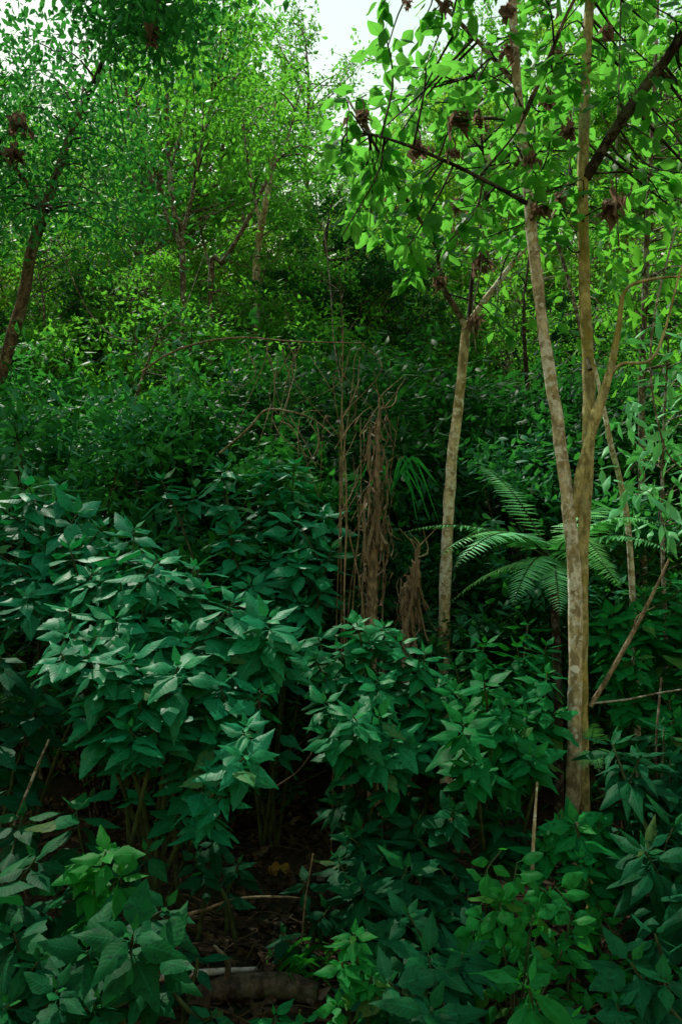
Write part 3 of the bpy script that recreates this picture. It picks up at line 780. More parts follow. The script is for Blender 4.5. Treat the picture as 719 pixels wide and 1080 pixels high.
for px, d, tp, lab in [(40, 15, 265, 'bright low bushy tree beside the reddish trunk up the slope'), (110, 16.5, 215, 'bright low bushy tree right of the reddish trunk'),
                       (175, 14.5, 245, 'bright low bushy tree under the bare forked trunks'), (245, 15.5, 225, 'bright low bushy tree around the pale trunk'),
                       (320, 15, 235, 'bright low bushy tree left of the dense dark round tree'), (425, 15, 205, 'bright low bushy tree between the dense dark tree and the Y fork'),
                       (500, 15.5, 190, 'bright low bushy tree inside the Y fork'), (580, 14.5, 215, 'bright low bushy tree between the twin trunks'),
                       (650, 15, 205, 'bright low bushy tree right of the mossy trunk'), (730, 13.5, 215, 'bright low bushy tree at the right edge'), (-30, 14, 240, 'bright low bushy tree at the left edge')]:
    place(protoF, px, d, px * .37, 1, lab, group='sunlit low trees on the slope', top=tp, H=HF)
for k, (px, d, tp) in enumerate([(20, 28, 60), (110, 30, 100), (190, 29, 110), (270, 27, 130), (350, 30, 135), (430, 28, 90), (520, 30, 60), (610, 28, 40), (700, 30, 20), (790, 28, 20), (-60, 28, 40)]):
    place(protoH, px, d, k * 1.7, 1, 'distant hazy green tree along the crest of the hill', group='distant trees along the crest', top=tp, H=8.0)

def forked(label, base_px, d, lines, leafpoly, lm, bm, sp=22, m=85, leaf=.088):
    b = gp(base_px, d)
    T = thing('forked_tree', label, 'tree', b, 'bare forked trees on the slope at upper left')
    paths = []
    for k, (pts, r) in enumerate(lines):
        w = [P(x, y, d + .15 * rng.normal() * (i > 0)) for i, (x, y) in enumerate(pts)]
        if k == 0: w = [b - np.array([0, 0, .2])] + w
        _, pa = limb(w, r, T, b, bm, 'trunk' if k == 0 else 'limb', 8, 30); paths.append(pa[12:] if k == 0 else pa[8:])
    ap = np.concatenate(paths); fol, tw = MB(), MB()
    for p in sample_poly(leafpoly, sp):
        t = P(p[0], p[1], d + rng.normal() * .8)
        j = int(np.argmin(np.linalg.norm(ap - t, axis=1)))
        tube(tw, smooth_path([ap[j], (ap[j] + t) / 2 + [0, 0, .15], t], 7), [.014, .004], 4)
        pos = t + rng.normal(size=(m, 3)) * np.array([.30, .30, .2])
        ld = rdir(m); ld[:, 2] -= .35
        leaves(fol, MID, pos, ld, np.array([0, 0, 1]) + rng.normal(size=(m, 3)) * .5, leaf * rng.uniform(.6, 1.3, m), tint=np.clip(rng.random() * .6 + rng.random(m) * .4, 0, 1))
    (tw.build('twigs', bm, T, b)); fol.build('crown', lm, T, b)


forked('forked tree with three thin bare trunks at upper left, right of the dark overhanging crown', 193, 10.0,
       [([(193, 280), (184, 225), (179, 175), (176, 110), (180, 40)], [.042, .032, .018]), ([(192, 262), (172, 218), (158, 182), (140, 130)], [.03, .022, .01]), ([(192, 250), (203, 205), (213, 150), (230, 80)], [.028, .02, .008]),
        ([(180, 180), (195, 120), (205, 60)], [.02, .008])],
       [(140, 130), (150, 60), (200, -40), (262, -30), (270, 90), (225, 150), (180, 120)], M['tree'], M['bark_mid'])
forked('forked tree leaning right with two dark limbs, left of the sky gap', 228, 10.6,
       [([(222, 300), (236, 276), (256, 242), (284, 185), (302, 150), (318, 90)], [.038, .034, .024, .010]), ([(224, 292), (216, 262), (210, 235)], [.025, .01]), ([(270, 215), (262, 180), (258, 140)], [.022, .01])],
       [(235, 150), (240, 70), (290, 105), (345, 150), (345, 190), (290, 200)], M['tree'], M['bark_mid'])
forked('pale trunked tree right of the leaning forked tree', 270, 11.5,
       [([(270, 310), (272, 260), (280, 215), (287, 170), (290, 110)], [.058, .05, .025]), ([(276, 240), (266, 200), (262, 160)], [.035, .015])],
       [(250, 120), (262, 95), (300, 120), (320, 170), (262, 170)], M['tree'], M['bark'])

# reddish leaning tree at the left
D3 = 8.0
b3 = gp(-12, D3)
T3 = thing('leaning_tree', 'leaning reddish brown trunk at the left edge with lichen spots and dark overhanging crown', 'tree', b3)
_, la = limb([b3 - [0, 0, .2], P(-10, 450, D3), P(3, 390, D3), P(22, 325, D3), P(34, 265, D3), P(48, 222, D3), P(58, 190, D3), P(72, 150, D3), P(95, 100, D3 - .1), P(130, 45, D3 - .3)], [0.068, 0.065, 0.06, 0.056, 0.05, 0.04, 0.026, 0.012], T3, b3, M['bark_red'], 'trunk', 12, 80)
_, lb = limb([P(47, 222, D3), P(30, 195, D3), P(10, 172, D3 - .1), P(-20, 140, D3 - .2)], [0.03, 0.025, 0.02], T3, b3, M['bark_red'], 'limb', 8)
_, lc = limb([P(85, 120, D3), P(120, 40, D3 - 1), P(150, 0, D3 - 2), P(180, -30, D3 - 2.6)], [0.025, 0.018, 0.01], T3, b3, M['bark_dark'], 'limb', 8)
fol, tw = MB(), MB()
br3 = np.concatenate([la[50:], lb, lc])
for poly, da, db, sp in [([(-120, 40), (20, 20), (110, 90), (165, 180), (140, 260), (40, 240), (-120, 260)], 7.0, 9.0, 26), ([(80, -40), (190, -60), (192, 30), (150, 55), (105, 20)], 5.0, 6.2, 17)
                         ]:
    for p in sample_poly(poly, sp):
        t = P(p[0], p[1], rng.uniform(da, db))
        j = int(np.argmin(np.linalg.norm(br3 - t, axis=1)))
        tube(tw, smooth_path([br3[j], (br3[j] + t) / 2 + [0, 0, .1], t], 7), [0.012, 0.004], 5)
        m = 120
        pos = t + rng.normal(size=(m, 3)) * np.array([0.26, 0.26, 0.17])
        ld = rdir(m); ld[:, 2] -= 0.35
        leaves(fol, MID, pos, ld, np.array([0, 0, 1]) + rng.normal(size=(m, 3)) * 0.5, 0.075 * rng.uniform(0.7, 1.3, m), tint=np.clip(rng.random() * .6 + rng.random(m) * .4, 0, 1))
tw.build('twigs', M['bark_dark'], T3, b3)
fol.build('crown', M['under'], T3, b3)
for (x, y, d, s) in [(20, 135, 7.4, .22), (15, 165, 7.4, .2), (160, 42, 5.4, .15), (90, 50, 7.5, .12)]:
    dead_cluster(T3, b3, P(x, y, d), s)


# thin trees at right and elsewhere
def pole_tree(label, pts, d, r, mat, leafpoly, n_l, leaf, lmat, name='sapling', temps=MID, sp=26):
    b = gp(pts[0][0], d)
    T = thing(name, label, 'tree', b, 'saplings in the understory')
    w = [b - np.array([0, 0, .1])] + [P(x, y, d + rng.normal() * .05) for x, y in pts]
    tw = MB(); path = smooth_path(w, 50); tube(tw, path, [r, r * .9, r * .3], 8, .16)
    fol = MB()
    for p in sample_poly(leafpoly, sp):
        t = P(p[0], p[1], d + rng.normal() * .35)
        j = int(np.argmin(np.linalg.norm(path - t, axis=1)))
        tube(tw, smooth_path([path[j], (path[j] + t) / 2 + [0, 0, .08], t], 6), [r * .3, .003], 4)
        m = n_l
        pos = t + rng.normal(size=(m, 3)) * np.array([0.16, 0.16, 0.10])
        ld = rdir(m); ld[:, 2] -= 0.4
        leaves(fol, temps, pos, ld, np.array([0, -.1, 1]) + rng.normal(size=(m, 3)) * 0.4, leaf * rng.uniform(0.6, 1.2, m), yg=np.maximum(0, rng.normal(size=m) * .15))
    tw.build('trunk', mat, T, b)
    if fol.v: fol.build('crown', lmat, T, b)
    return T


pole_tree('thin dark sapling right of the mossy trunk, its stem running up behind the bent limb', [(678, 600), (676, 420), (680, 300), (684, 200), (690, 80), (695, -40)], 6.5, 0.03, M['bark_mid'],
          [(640, 330), (680, 200), (760, 60), (800, 300), (760, 430), (690, 420)], 16, 0.14, M['tree'])
pole_tree('slanting bare pale sapling crossing behind the mossy limb', [(665, 600), (656, 520), (644, 470), (636, 430), (625, 380), (610, 320)], 5.0, 0.02, M['bark'], [(600, 330), (640, 300), (650, 330)], 10, 0.12, M['tree'])
pole_tree('leafy sapling with pale drooping leaf rosettes at the right edge', [(700, 640), (698, 520), (700, 440), (705, 350)], 5.2, 0.014, M['bark_mid'],
          [(640, 470), (690, 360), (780, 320), (800, 600), (700, 560), (660, 520)], 12, 0.15, M['fern'], temps=LONG, sp=30)
pole_tree('dim bare sapling standing in the shade left of the twin trunks', [(553, 560), (556, 430), (552, 330), (560, 250)], 8.5, 0.03, M['bark_dark'], [(530, 260), (580, 240), (590, 300), (540, 310)], 14, 0.13, M['tree'])
pole_tree('thin brown sapling behind the left thicket near the reddish trunk', [(128, 520), (130, 470), (150, 400), (175, 330)], 7.5, 0.02, M['bark_mid'], [(110, 370), (190, 330), (230, 380), (200, 420), (130, 420)], 16, 0.11, M['under'])


# understory shrubs on the slope
def bush(name, seed, rad, H, ncl, lpc, leaf, lm, temps=MID):
    rg = np.random.default_rng(seed)
    root = thing(name, 'x', 'shrub', (0, 0, 0))
    fol, w = MB(), MB()
    for c in range(ncl):
        a = rg.random() * 6.28; rr = rad * math.sqrt(rg.random())
        z = H * (0.15 + 0.85 * rg.random() ** 0.7) * (1 - 0.35 * (rr / rad) ** 2)
        cen = np.array([math.cos(a) * rr, math.sin(a) * rr, z])
        tube(w, smooth_path([np.array([0, 0, -.1]) + rg.normal(size=3) * .08, cen * [0.5, 0.5, 0.6] + rg.normal(size=3) * .05, cen], 8), [0.014, 0.004], 5)
        nt_ = 6
        for t in range(nt_):
            d = rg.normal(size=3); d[2] = abs(d[2]) * 0.35; d /= np.linalg.norm(d)
            ln = 0.34 * rg.uniform(.5, 1.3); per = lpc // nt_
            q = rg.random(per)
            pos = cen + d * (ln * q)[:, None] + rg.normal(size=(per, 3)) * .05
            ld = d + rg.normal(size=(per, 3)) * .7; ld[:, 2] -= .2
            leaves(fol, temps, pos, ld, np.array([0, 0, 1]) + rg.normal(size=(per, 3)) * .35, leaf * rg.uniform(.6, 1.25, per), tint=np.clip(rg.random() * .5 + rg.random(per) * .5, 0, 1), yg=np.maximum(0, rg.normal(size=per) * .15))
    w.build('stem', M['bark_dark'], root)
    fol.build('foliage', lm, root)
    return root


bA = bush('understory_shrub', 21, 1.15, 2.3, 85, 90, 0.088, M['under'])
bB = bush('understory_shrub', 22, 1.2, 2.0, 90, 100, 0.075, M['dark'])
bC = bush('understory_shrub', 23, 1.0, 2.6, 80, 80, 0.10, M['under'], temps=MID)
bD = bush('understory_shrub', 24, 1.0, 2.6, 95, 110, 0.062, M['tree'])
GU = 'understory shrubs on the slope'
US = [  # proto, px, depth, top row, label
    (bA, 60, 6.6, 415, 'glossy small leaved shrub at left, first behind the pale topped shrub'),
    (bC, 150, 7.2, 395, 'glossy small leaved shrub below the left end of the arching vine'),
    (bA, 10, 8.4, 370, 'small leaved shrub around the foot of the leaning reddish trunk'),
    (bA, 225, 7.0, 430, 'glossy small leaved shrub directly behind the tall shrub of the left thicket'),
    (bB, 300, 8.2, 385, 'dark shrub in the shade under the arching dry vine'),
    (bB, 380, 8.6, 360, 'dark shrub behind the upper ends of the dead stalks'),
    (bB, 440, 7.6, 455, 'dark shrub behind the strap leaved plant'),
    (bB, 520, 8.6, 400, 'dark shrub in the gap between the slender tree and the twin trunks'),
    (bA, 540, 6.8, 470, 'dim shrub just above the fern fronds'),
    (bB, 590, 9.2, 380, 'dark shrub seen through the fork of the twin trunks'),
    (bB, 660, 8.4, 400, 'dark shrub behind the bent mossy limb'),
    (bD, 730, 7.0, 430, 'leafy shrub at the right edge behind the rosette sapling'),
    (bD, 110, 9.6, 330, 'loose green shrub higher up the slope at left'),
    (bD, 190, 10.0, 310, 'loose green shrub above the arching dry vine'),
    (bD, 270, 10.4, 300, 'loose green shrub up the slope left of the dense dark round tree'),
    (bD, 430, 10.8, 330, 'small leaved shrub up the slope right of the dense dark round tree'),
    (bB, 345, 7.0, 520, 'dark shrub at the foot of the dead stalks'),
    (bB, 480, 6.4, 580, 'dark shrub behind the foot of the slender tree'),
    (bB, 630, 6.2, 600, 'dark shrub beneath the right hand fern fronds'),
    (bB, 560, 6.4, 620, 'dark shrub beneath the left hand fern fronds'),
    (bB, 130, 5.6, 580, 'dark shrub hidden behind the middle of the left thicket'),
    (bC, -60, 7.0, 420, 'small leaved shrub just past the left edge'),
    (bB, 800, 8.6, 380, 'dark shrub just past the right edge'),
    (bB, 250, 5.4, 640, 'dark shrub in the hollow under the tall shrub of the left thicket'),
]
used_b = set()
for k, (pr, px, d, tp, lab) in enumerate(US):
    Hn = {bA.name: 2.3, bB.name: 2.0, bC.name: 2.6, bD.name: 2.6}[pr.name]
    b = gp(px, d); s = max(0.5, (P(px, tp, d)[2] - b[2]) / Hn)
    if pr.name not in used_b:
        used_b.add(pr.name); pr.location = tuple(float(c) for c in b); pr.rotation_euler = (0, 0, k * 1.3); pr.scale = (s,) * 3; pr['label'] = lab; pr['group'] = GU
    else:
        dup(pr, b, k * 1.3, s, lab, GU)

# far wood and ground cover nobody could count
fol = MB()
n = 60000
y = 9 + 30 * rng.random(n) ** 1.1; x = (rng.random(n) - 0.5) * (y * 1.25 + 4)
z = np.array([gz(a, b) for a, b in zip(x, y)]) + 0.05 + rng.random(n) ** 1.6 * (0.9 + 1.5 * np.array([max(0, nz(a, b, .35, 5.)) for a, b in zip(x, y)]))
leaves(fol, LO, np.stack([x, y, z], -1), rdir(n), np.array([0, -.2, 1]) + rng.normal(size=(n, 3)) * .4, rng.uniform(.08, .2, n))
tag(fol.build('hillside_ground_cover', M['under']), 'low leafy ground cover over the wooded hillside', 'ground cover', kind='stuff')


# ------------------------------------------------------------------ fern
def frond(mbl, mbs, b, tip, arch, wmax, n=36, upn=(0, 0, 1)):
    b = np.array(b); tip = np.array(tip)
    c = (b + tip) / 2 + np.array([0, 0, arch])
    t = np.linspace(0, 1, n + 8)[:, None]
    p = (1 - t) ** 2 * b + 2 * t * (1 - t) * c + t * t * tip
    tube(mbs, p, [0.034 * wmax, 0.02 * wmax, 0.006 * wmax], 5)
    T = unit(np.gradient(p, axis=0)); up = np.array(upn, float)
    for i in range(6, len(p) - 1):
        q = (i - 6) / (len(p) - 8)
        w = (wmax * (math.sin(min(1, q / 0.30 + 0.3) * math.pi / 2)) * (1 - q) ** 0.75 + 0.015) * rng.uniform(.85, 1.1)
        for s in (-1, 1):
            if rng.random() < .04: continue
            sd = unit(np.cross(T[i], up)) * s
            d = unit(sd + T[i] * 0.38 + np.array([0, 0, -0.10]) + rng.normal(size=3) * 0.05)
            nr = unit(np.cross(d, T[i]) * s); nr = nr if nr[2] > 0 else -nr
            leaves(mbl, PINNA, p[i], d, nr + rng.normal(size=3) * .10, w, 1.0)


def fern(name, label, base, crown, fr, wmax, trunk_r=0.03, group=None):
    root = thing(name, label, 'fern', base, group)
    if trunk_r:
        m = MB(); tube(m, smooth_path([base - [0, 0, .05], (base + crown) / 2 + [.02, 0, 0], crown], 12), [trunk_r, trunk_r * .8], 8, .2); m.build('trunk', M['bark_dark'], root, base)
    for (tip, arch, w) in fr:
        a, s = MB(), MB()
        frond(a, s, crown, tip, arch, w * wmax)
        f = a.build('frond', M['fern'], root, base)
        s.build('midrib', M['stem'], f, base if False else base)
    return root


D4 = 5.1
fb = gp(580, D4); fc = P(582, 592, D4)
fern('tree_fern', 'large feathery fern with pale fronds fanning out behind the twin trunks', fb, fc,
     [(P(478, 600, D4 - .75), .38, 1.2), (P(424, 562, D4 - .1), .25, .9), (P(498, 490, D4 + 1.1), .30, .7), (P(712, 585, D4 - .6), .27, 1.2), (P(655, 622, D4 - .7), .28, 1.1),
      (P(540, 640, D4 - .7), .25, 1.0), (P(650, 540, D4 + .8), .3, 1.0), (P(590, 650, D4 - .8), .2, .9), (P(470, 640, D4 + .2), .2, .7), (P(462, 588, D4 - .6), .34, 1.0), (P(700, 556, D4 - .4), .30, 1.2), (P(640, 600, D4 - .8), .34, 1.0)], 0.20)
tb_ = tb[int(len(tb) * .2)]
sf = P(622, 790, D1 - .06)
root = thing('small_fern', 'small light green fern sprouting from the lower part of the mossy trunk', 'fern', sf)
for (tip, ar) in [(P(640, 775, D1 - .15), .02), (P(627, 762, D1 - .12), .03), (P(633, 815, D1 - .15), .05), (P(612, 812, D1 - .16), .05), (P(655, 800, D1 - .05), .04)]:
    a, s = MB(), MB(); frond(a, s, sf, tip, ar, .05, 14)
    f = a.build('frond', M['fern'], root, sf); s.build('midrib', M['stem'], f, sf)


# ------------------------------------------------------------------ dead stalks, stumps, vines
bS = gp(375, 4.9)
ds = thing('dead_shrub', 'clump of thin bare dry stalks rising beside the shaggy dead stump', 'dead shrub', bS)
for (x0, x1, y1, r) in [(360, 362, 335, .010), (366, 360, 420, .009), (370, 380, 440, .008), (378, 372, 400, .007), (352, 358, 470, .006), (400, 420, 440, .006),
                        (366, 372, 480, .008), (360, 350, 395, .006)]:
    d = 4.9 + rng.normal() * .15
    g = gp(x0 + rng.normal() * 4, d)
    m = MB(); tube(m, smooth_path([g - [0, 0, .05], P(x0 + rng.normal() * 3, 660, d), P((x0 + x1) / 2 + rng.normal() * 5, (640 + y1) / 2, d), P(x1, y1, d + rng.normal() * .1)], 24), [r * .75, r * .65, r * .3], 6, .2)
    for _ in range(2):
        q = rng.uniform(.5, .95); yy = 660 + (y1 - 660) * q; xx = x0 + (x1 - x0) * q; sg = rng.choice([-1, 1])
        tube(m, smooth_path([P(xx, yy, d), P(xx + sg * 8, yy - 14, d), P(xx + sg * rng.uniform(10, 25), yy - rng.uniform(20, 45), d + rng.normal() * .1)], 7), [r * .4, .0015], 4)
    m.build('dry_stalk', M['straw'], ds, bS)


def shaggy(label, px, y0, y1, d, r, lean, n):
    b = gp(px, d)
    T = thing('dead_stump', label, 'dead stump', b, 'dead stumps in the centre')
    path = smooth_path([b - [0, 0, .05], P(px, 640, d), P(px + lean * .5, (y0 + y1) / 2, d), P(px + lean, y1, d)], 50)
    m = MB(); tube(m, path, [r, r * .9, r * .6, r * .2], 12, .6, 9); m.build('trunk', M['shag'], T, b)
    # hanging shreds
    s = MB(); idx = rng.integers(10, 49, n * 3)
    for i in idx:
        p = path[i]; a = rng.random() * 6.28; o = np.array([math.cos(a), math.sin(a) * .8, 0]) * r
        e = p + o * rng.uniform(.7, 2.6) + np.array([rng.normal() * .03, 0, -rng.uniform(.05, .30)])
        w = rng.uniform(.002, .011)
        q = smooth_path([p + o * .8, p + o * rng.uniform(1.3, 2.4) + np.array([rng.normal() * .02, 0, rng.uniform(-.05, .05)]), e, e + np.array([rng.normal() * .03, rng.normal() * .02, rng.uniform(-.04, .03)])], 6)
        sd = np.array([-math.sin(a), math.cos(a), 0]) * w
        v = np.concatenate([q + sd, q - sd * rng.uniform(.3, 1) + rng.normal(size=(6, 3)) * .004])
        f = [(k, k + 1, k + 7, k + 6) for k in range(5)]
        s.add(v, f, np.tile([0, 0, rng.random()], (12, 1)))
    s.build('hanging_bark_shreds', M['shred'], T, b)
    for _ in range(5):
        t = MB(); tube(t, smooth_path([path[-1], path[-1] + rng.normal(size=3) * .03 + [0, 0, .06], path[-1] + np.array([rng.normal() * .09, rng.normal() * .05, rng.uniform(.1, .22)])], 6), [.006, .002], 5)
        t.build('broken_spike', M['straw'], T, b)


shaggy('tall shaggy brown dead stump with peeling strips in the centre', 392, 660, 432, 4.75, .034, 8, 45)
shaggy('short shaggy brown dead stump right of the tall one', 428, 662, 588, 4.6, .02, 12, 25)

# strap-leaved plant growing on the dead stump
sb0 = P(412, 520, 4.85)
sp_ = thing('strap_leaved_plant', 'tuft of long green strap leaves arching beside the top of the tall dead stump', 'plant', sb0)
m = MB()
for k in range(16):
    a = rng.uniform(-.5, 2.9); l = rng.uniform(.2, .42)
    dr = np.array([math.cos(a), rng.normal() * .4, 0]); e = sb0 + dr * l * .75 + [0, 0, -l * rng.uniform(-.2, .7)]
    q = smooth_path([sb0, sb0 + dr * l * .35 + [0, 0, l * .55], e], 9); sd = np.cross(unit(np.gradient(q, axis=0)), [0, -1, .2]); w = .0055 * np.sin(np.linspace(.5, math.pi, 9))[:, None] + .001
    v = np.concatenate([q + sd * w, q - sd * w]); m.add(v, [(j, j + 1, j + 10, j + 9) for j in range(8)], np.tile([.5, .5, rng.random()], (18, 1)))
m.build('strap_leaves', M['shrub_green'], sp_, sb0)


def vine(label, name, pts, d, r, mat, cat='vine', group=None, twigs=(), n=50, g0=None):
    w = [P(x, y, dd) for (x, y, dd) in pts]
    b = w[0]
    m = MB(); tube(m, smooth_path(w, n), r, 7, .2)
    T = thing(name, label, cat, b, group)
    m.build('stem', mat, T, b)
    for tw in twigs:
        t = MB(); tube(t, smooth_path([P(*q) for q in tw], 14), [.0045, .002], 5); t.build('twig', mat, T, b)
    return T


GV = 'dry vines and sticks'
hang = []
for _ in range(15):
    x = rng.uniform(250, 385); y = 358 + 40 * abs(rng.normal()) * .4
    hang.append([(x, y, 6.2), (x + rng.normal() * 10, y + rng.uniform(20, 50), 6.1), (x + rng.normal() * 22, y + rng.uniform(50, 120), 6.0 + rng.normal() * .2)])
vine('long arching dry vine over the left thicket with hanging bare twigs', 'dry_vine', [(150, 392, 6.6), (175, 375, 6.5), (210, 362, 6.4), (255, 356, 6.3), (310, 360, 6.2), (385, 362, 6.1)], 6, [.010, .009, .007, .004], M['straw'], group=GV, twigs=hang)
tang = []
for _ in range(9):
    x = rng.uniform(270, 350); y = rng.uniform(425, 450)
    tang.append([(x, y, 5.6), (x + rng.normal() * 12, y + rng.uniform(-5, 30), 5.5), (x + rng.normal() * 26, y + rng.uniform(25, 90), 5.5 + rng.normal() * .1)])
vine('bent bare branch drooping over the tall shrub left of the dead stalks', 'dry_vine', [(232, 478, 5.7), (262, 452, 5.6), (280, 433, 5.6), (305, 434, 5.5), (330, 442, 5.5), (352, 460, 5.4)], 5.5, [.008, .008, .006, .003], M['straw'], group=GV, twigs=tang)
vine('pale slanting stick leaning right of the twin trunk', 'leaning_stick', [(622, 745, 4.0), (640, 715, 4.0), (668, 665, 4.05), (692, 618, 4.1), (705, 590, 4.1)], 4, [.012, .011, .006], M['straw'], 'stick', GV,
     twigs=[[(668, 665, 4.05), (672, 650, 4.0), (690, 640, 4.0)]])
vine('thin near horizontal bare stick reaching to the right edge from the twin trunk', 'leaning_stick', [(624, 742, 3.95), (660, 738, 3.9), (700, 730, 3.9), (760, 722, 3.9)], 4, [.006, .004], M['bark_mid'], 'stick', GV)
vine('short lichen spotted stick standing left of the trunk base', 'leaning_stick', [(560, 930, 3.3), (563, 870, 3.3), (566, 825, 3.35)], 3.3, [.008, .007, .004], M['bark'], 'stick', GV)
vine('thin stem standing in the shade at lower right', 'leaning_stick', [(694, 850, 3.9), (691, 790, 3.9), (697, 715, 3.95)], 3.3, [.006, .005], M['bark_mid'], 'stick', GV)
vine('thin dry stem rising from the hollow between the left thicket and central shrub', 'leaning_stick', [(268, 830, 3.9), (272, 770, 3.9), (278, 690, 4.0)], 3.9, [.008, .006], M['bark_mid'], 'stick', GV)
vine('low slanting twig across the bare ground', 'leaning_stick', [(182, 968, 3.5), (215, 960, 3.5), (250, 948, 3.5), (300, 946, 3.5), (330, 950, 3.5)], 3.5, [.008, .006, .003], M['straw'], 'stick', GV)
vine('upright twig in front of the bare ground', 'leaning_stick', [(318, 995, 3.3), (322, 950, 3.3), (330, 900, 3.3)], 3.3, [.004, .003], M['straw'], 'stick', GV)
vine('curved bare twig hanging in the dark hollow', 'leaning_stick', [(290, 830, 3.8), (312, 815, 3.8), (328, 795, 3.85), (333, 780, 3.9)], 3.8, [.004, .003], M['bark_mid'], 'stick', GV)
vine('slanting dark stem in the shade under the left thicket', 'leaning_stick', [(15, 870, 3.3), (35, 820, 3.35), (52, 780, 3.4)], 3.3, [.007, .005], M['bark_mid'], 'stick', GV)


GL = 'thin vines hanging in the wood'
for lab, pts in [('thin vine hanging straight down beside the mossy trunk at upper right', [(655, -30, 4.6), (652, 90, 4.6), (649, 180, 4.6), (652, 260, 4.5)]),
                 ('thin pale vine looping down at the right edge', [(712, 240, 4.4), (690, 330, 4.3), (686, 400, 4.3), (700, 470, 4.3), (722, 500, 4.3)]),
                 ('thin vine hanging from the Y fork of the slender tree', [(510, 215, 5.4), (507, 280, 5.4), (498, 330, 5.3), (502, 372, 5.3)]),
                 ('thin dark vine crossing from the dense dark tree towards the dead stalks', [(340, 230, 8), (348, 300, 7.5), (352, 360, 7), (362, 420, 6.5)]),
                 ('slack vine hanging across the slope left of the arching dry vine', [(60, 250, 7.6), (95, 330, 7.4), (140, 360, 7.2), (190, 330, 7.4), (215, 270, 8)])]:
    vine(lab, 'hanging_vine', pts, 5, [.006, .005, .004], M['bark_mid'], 'vine', GL)

# round-leaved climber right of centre bottom
def climber(label, base, pts, L, mat, temps, n_each=5, name='climber'):
    T = thing(name, label, 'climbing plant', base, 'climbers at the foot of the twin trunk')
    st, fo = MB(), MB()
    for path in pts:
        q = smooth_path(path, 26); tube(st, q, [.005, .003], 5)
        for i in range(4, 26):
            if rng.random() < .55 * n_each / 5:
                a = rng.random() * 6.28
                d = np.array([[math.cos(a), -abs(math.sin(a)) * .5, rng.uniform(-.8, .75)]])
                leaves(fo, temps, q[i], d, np.array([[0, -.6, .75]]) + rng.normal(size=(1, 3)) * .3, L * rng.uniform(.6, 1.15), 1.0, yg=max(0, rng.normal() * .3))
    st.build('stem', M['stem'], T, base); fo.build('foliage', mat, T, base)


c0 = gp(535, 3.0)
climber('bright round leaved climber left of the trunk base', c0,
        [[c0, P(515, 980, 2.95), P(511, 925, 2.95), P(528, 897, 3.0)], [c0, P(540, 960, 2.9), P(545, 910, 2.95)], [c0, P(565, 990, 2.9), P(580, 950, 2.95), P(560, 930, 3.0)],
         [c0, P(500, 1000, 2.9), P(508, 970, 2.9)], [c0, P(590, 1010, 2.9), P(600, 960, 2.95), P(585, 935, 3.)], [c0, P(530, 990, 2.85), P(527, 945, 2.9)], [c0, P(555, 1010, 2.8), P(562, 965, 2.9)]], .088, M['bright'], BROAD, 7)
c1 = gp(622, 3.2)
climber('fresh green climber with small pointed leaves covering the trunk base', c1,
        [[c1, P(620, 1020, 3.1), P(625, 960, 3.2), P(618, 920, 3.3)], [c1, P(640, 1040, 3.0), P(645, 990, 3.1), P(628, 950, 3.2)], [c1, P(600, 1050, 3.0), P(606, 1000, 3.1), P(620, 970, 3.15)],
         [c1, P(660, 1060, 3.0), P(668, 1010, 3.1)], [c1, P(575, 1060, 2.9), P(570, 1010, 3.0), P(590, 990, 3.05)]], .075, M['bright'], SHRUB, 9)

# ------------------------------------------------------------------ forest floor
lit = MB(); n = 5200
x = rng.uniform(-2.6, 2.6, n); y = rng.uniform(2.2, 6.0, n)
z = np.array([gz(a, b) for a, b in zip(x, y)]) + rng.random(n) * .03
d = rdir(n); d[:, 2] *= .2
leaves(lit, DRY + SHRUB[:1], np.stack([x, y, z], -1), d, np.array([0, 0, 1]) + rng.normal(size=(n, 3)) * .4, rng.uniform(.03, .10, n), yg=(rng.random(n) < .03) * .9)
for _ in range(420):
    x0, y0 = rng.uniform(-2, 2), rng.uniform(2.4, 5.5); a = rng.random() * 6.28; l = rng.uniform(.08, .4)
    e = np.array([x0 + math.cos(a) * l, y0 + math.sin(a) * l]); 
    tube(lit, smooth_path([np.array([x0, y0, gz(x0, y0) + .02]), np.array([(x0 + e[0]) / 2, (y0 + e[1]) / 2, gz(*((e + [x0, y0]) / 2)) + rng.uniform(.02, .07)]), np.array([e[0], e[1], gz(*e) + rng.uniform(.01, .08)])], 6), rng.uniform(.002, .005), 5)
tag(lit.build('leaf_litter', M['litter']), 'brown leaf litter and twigs on the shaded ground', 'leaf litter', kind='stuff')


def on_ground(px, py):
    d = 2.4
    for _ in range(60):
        p = P(px, py, d); h = p[2] - gz(p[0], p[1])
        if h < 0.004: break
        d += max(.01, h * .8)
    return p


lg = on_ground(280, 1052)
m = MB(); pa = [on_ground(195, 1062) + [0, 0, .03], on_ground(240, 1056) + [0, 0, .045], on_ground(285, 1052) + [0, 0, .045], on_ground(335, 1058) + [0, 0, .035]]
tube(m, smooth_path(pa, 40), [.03, .045, .05, .04], 16, .16, 8)
LG = thing('fallen_log', 'weathered fallen log lying at the bottom left of centre', 'log', lg); m.build('wood', M['log'], LG, lg)
m = MB(); tube(m, smooth_path([pa[1] + [0, 0, .03], pa[1] + [.0, -.02, .11], pa[1] + [-.05, -.03, .17]], 8), [.014, .006], 7, .2); m.build('branch_stub', M['bark_mid'], LG, lg)
ps = on_ground(210, 1043)
m = MB(); q = smooth_path([on_ground(143, 1050) + [0, 0, .05], on_ground(205, 1044) + [0, 0, .06], on_ground(270, 1036) + [0, 0, .05]], 20); tube(m, q, [.012, .014, .010], 8, .3)
t = tag(m.build('bleached_stick', M['pale'], None), 'bleached whitish stick lying just behind the fallen log', 'stick', GV)
yl = on_ground(294, 922)
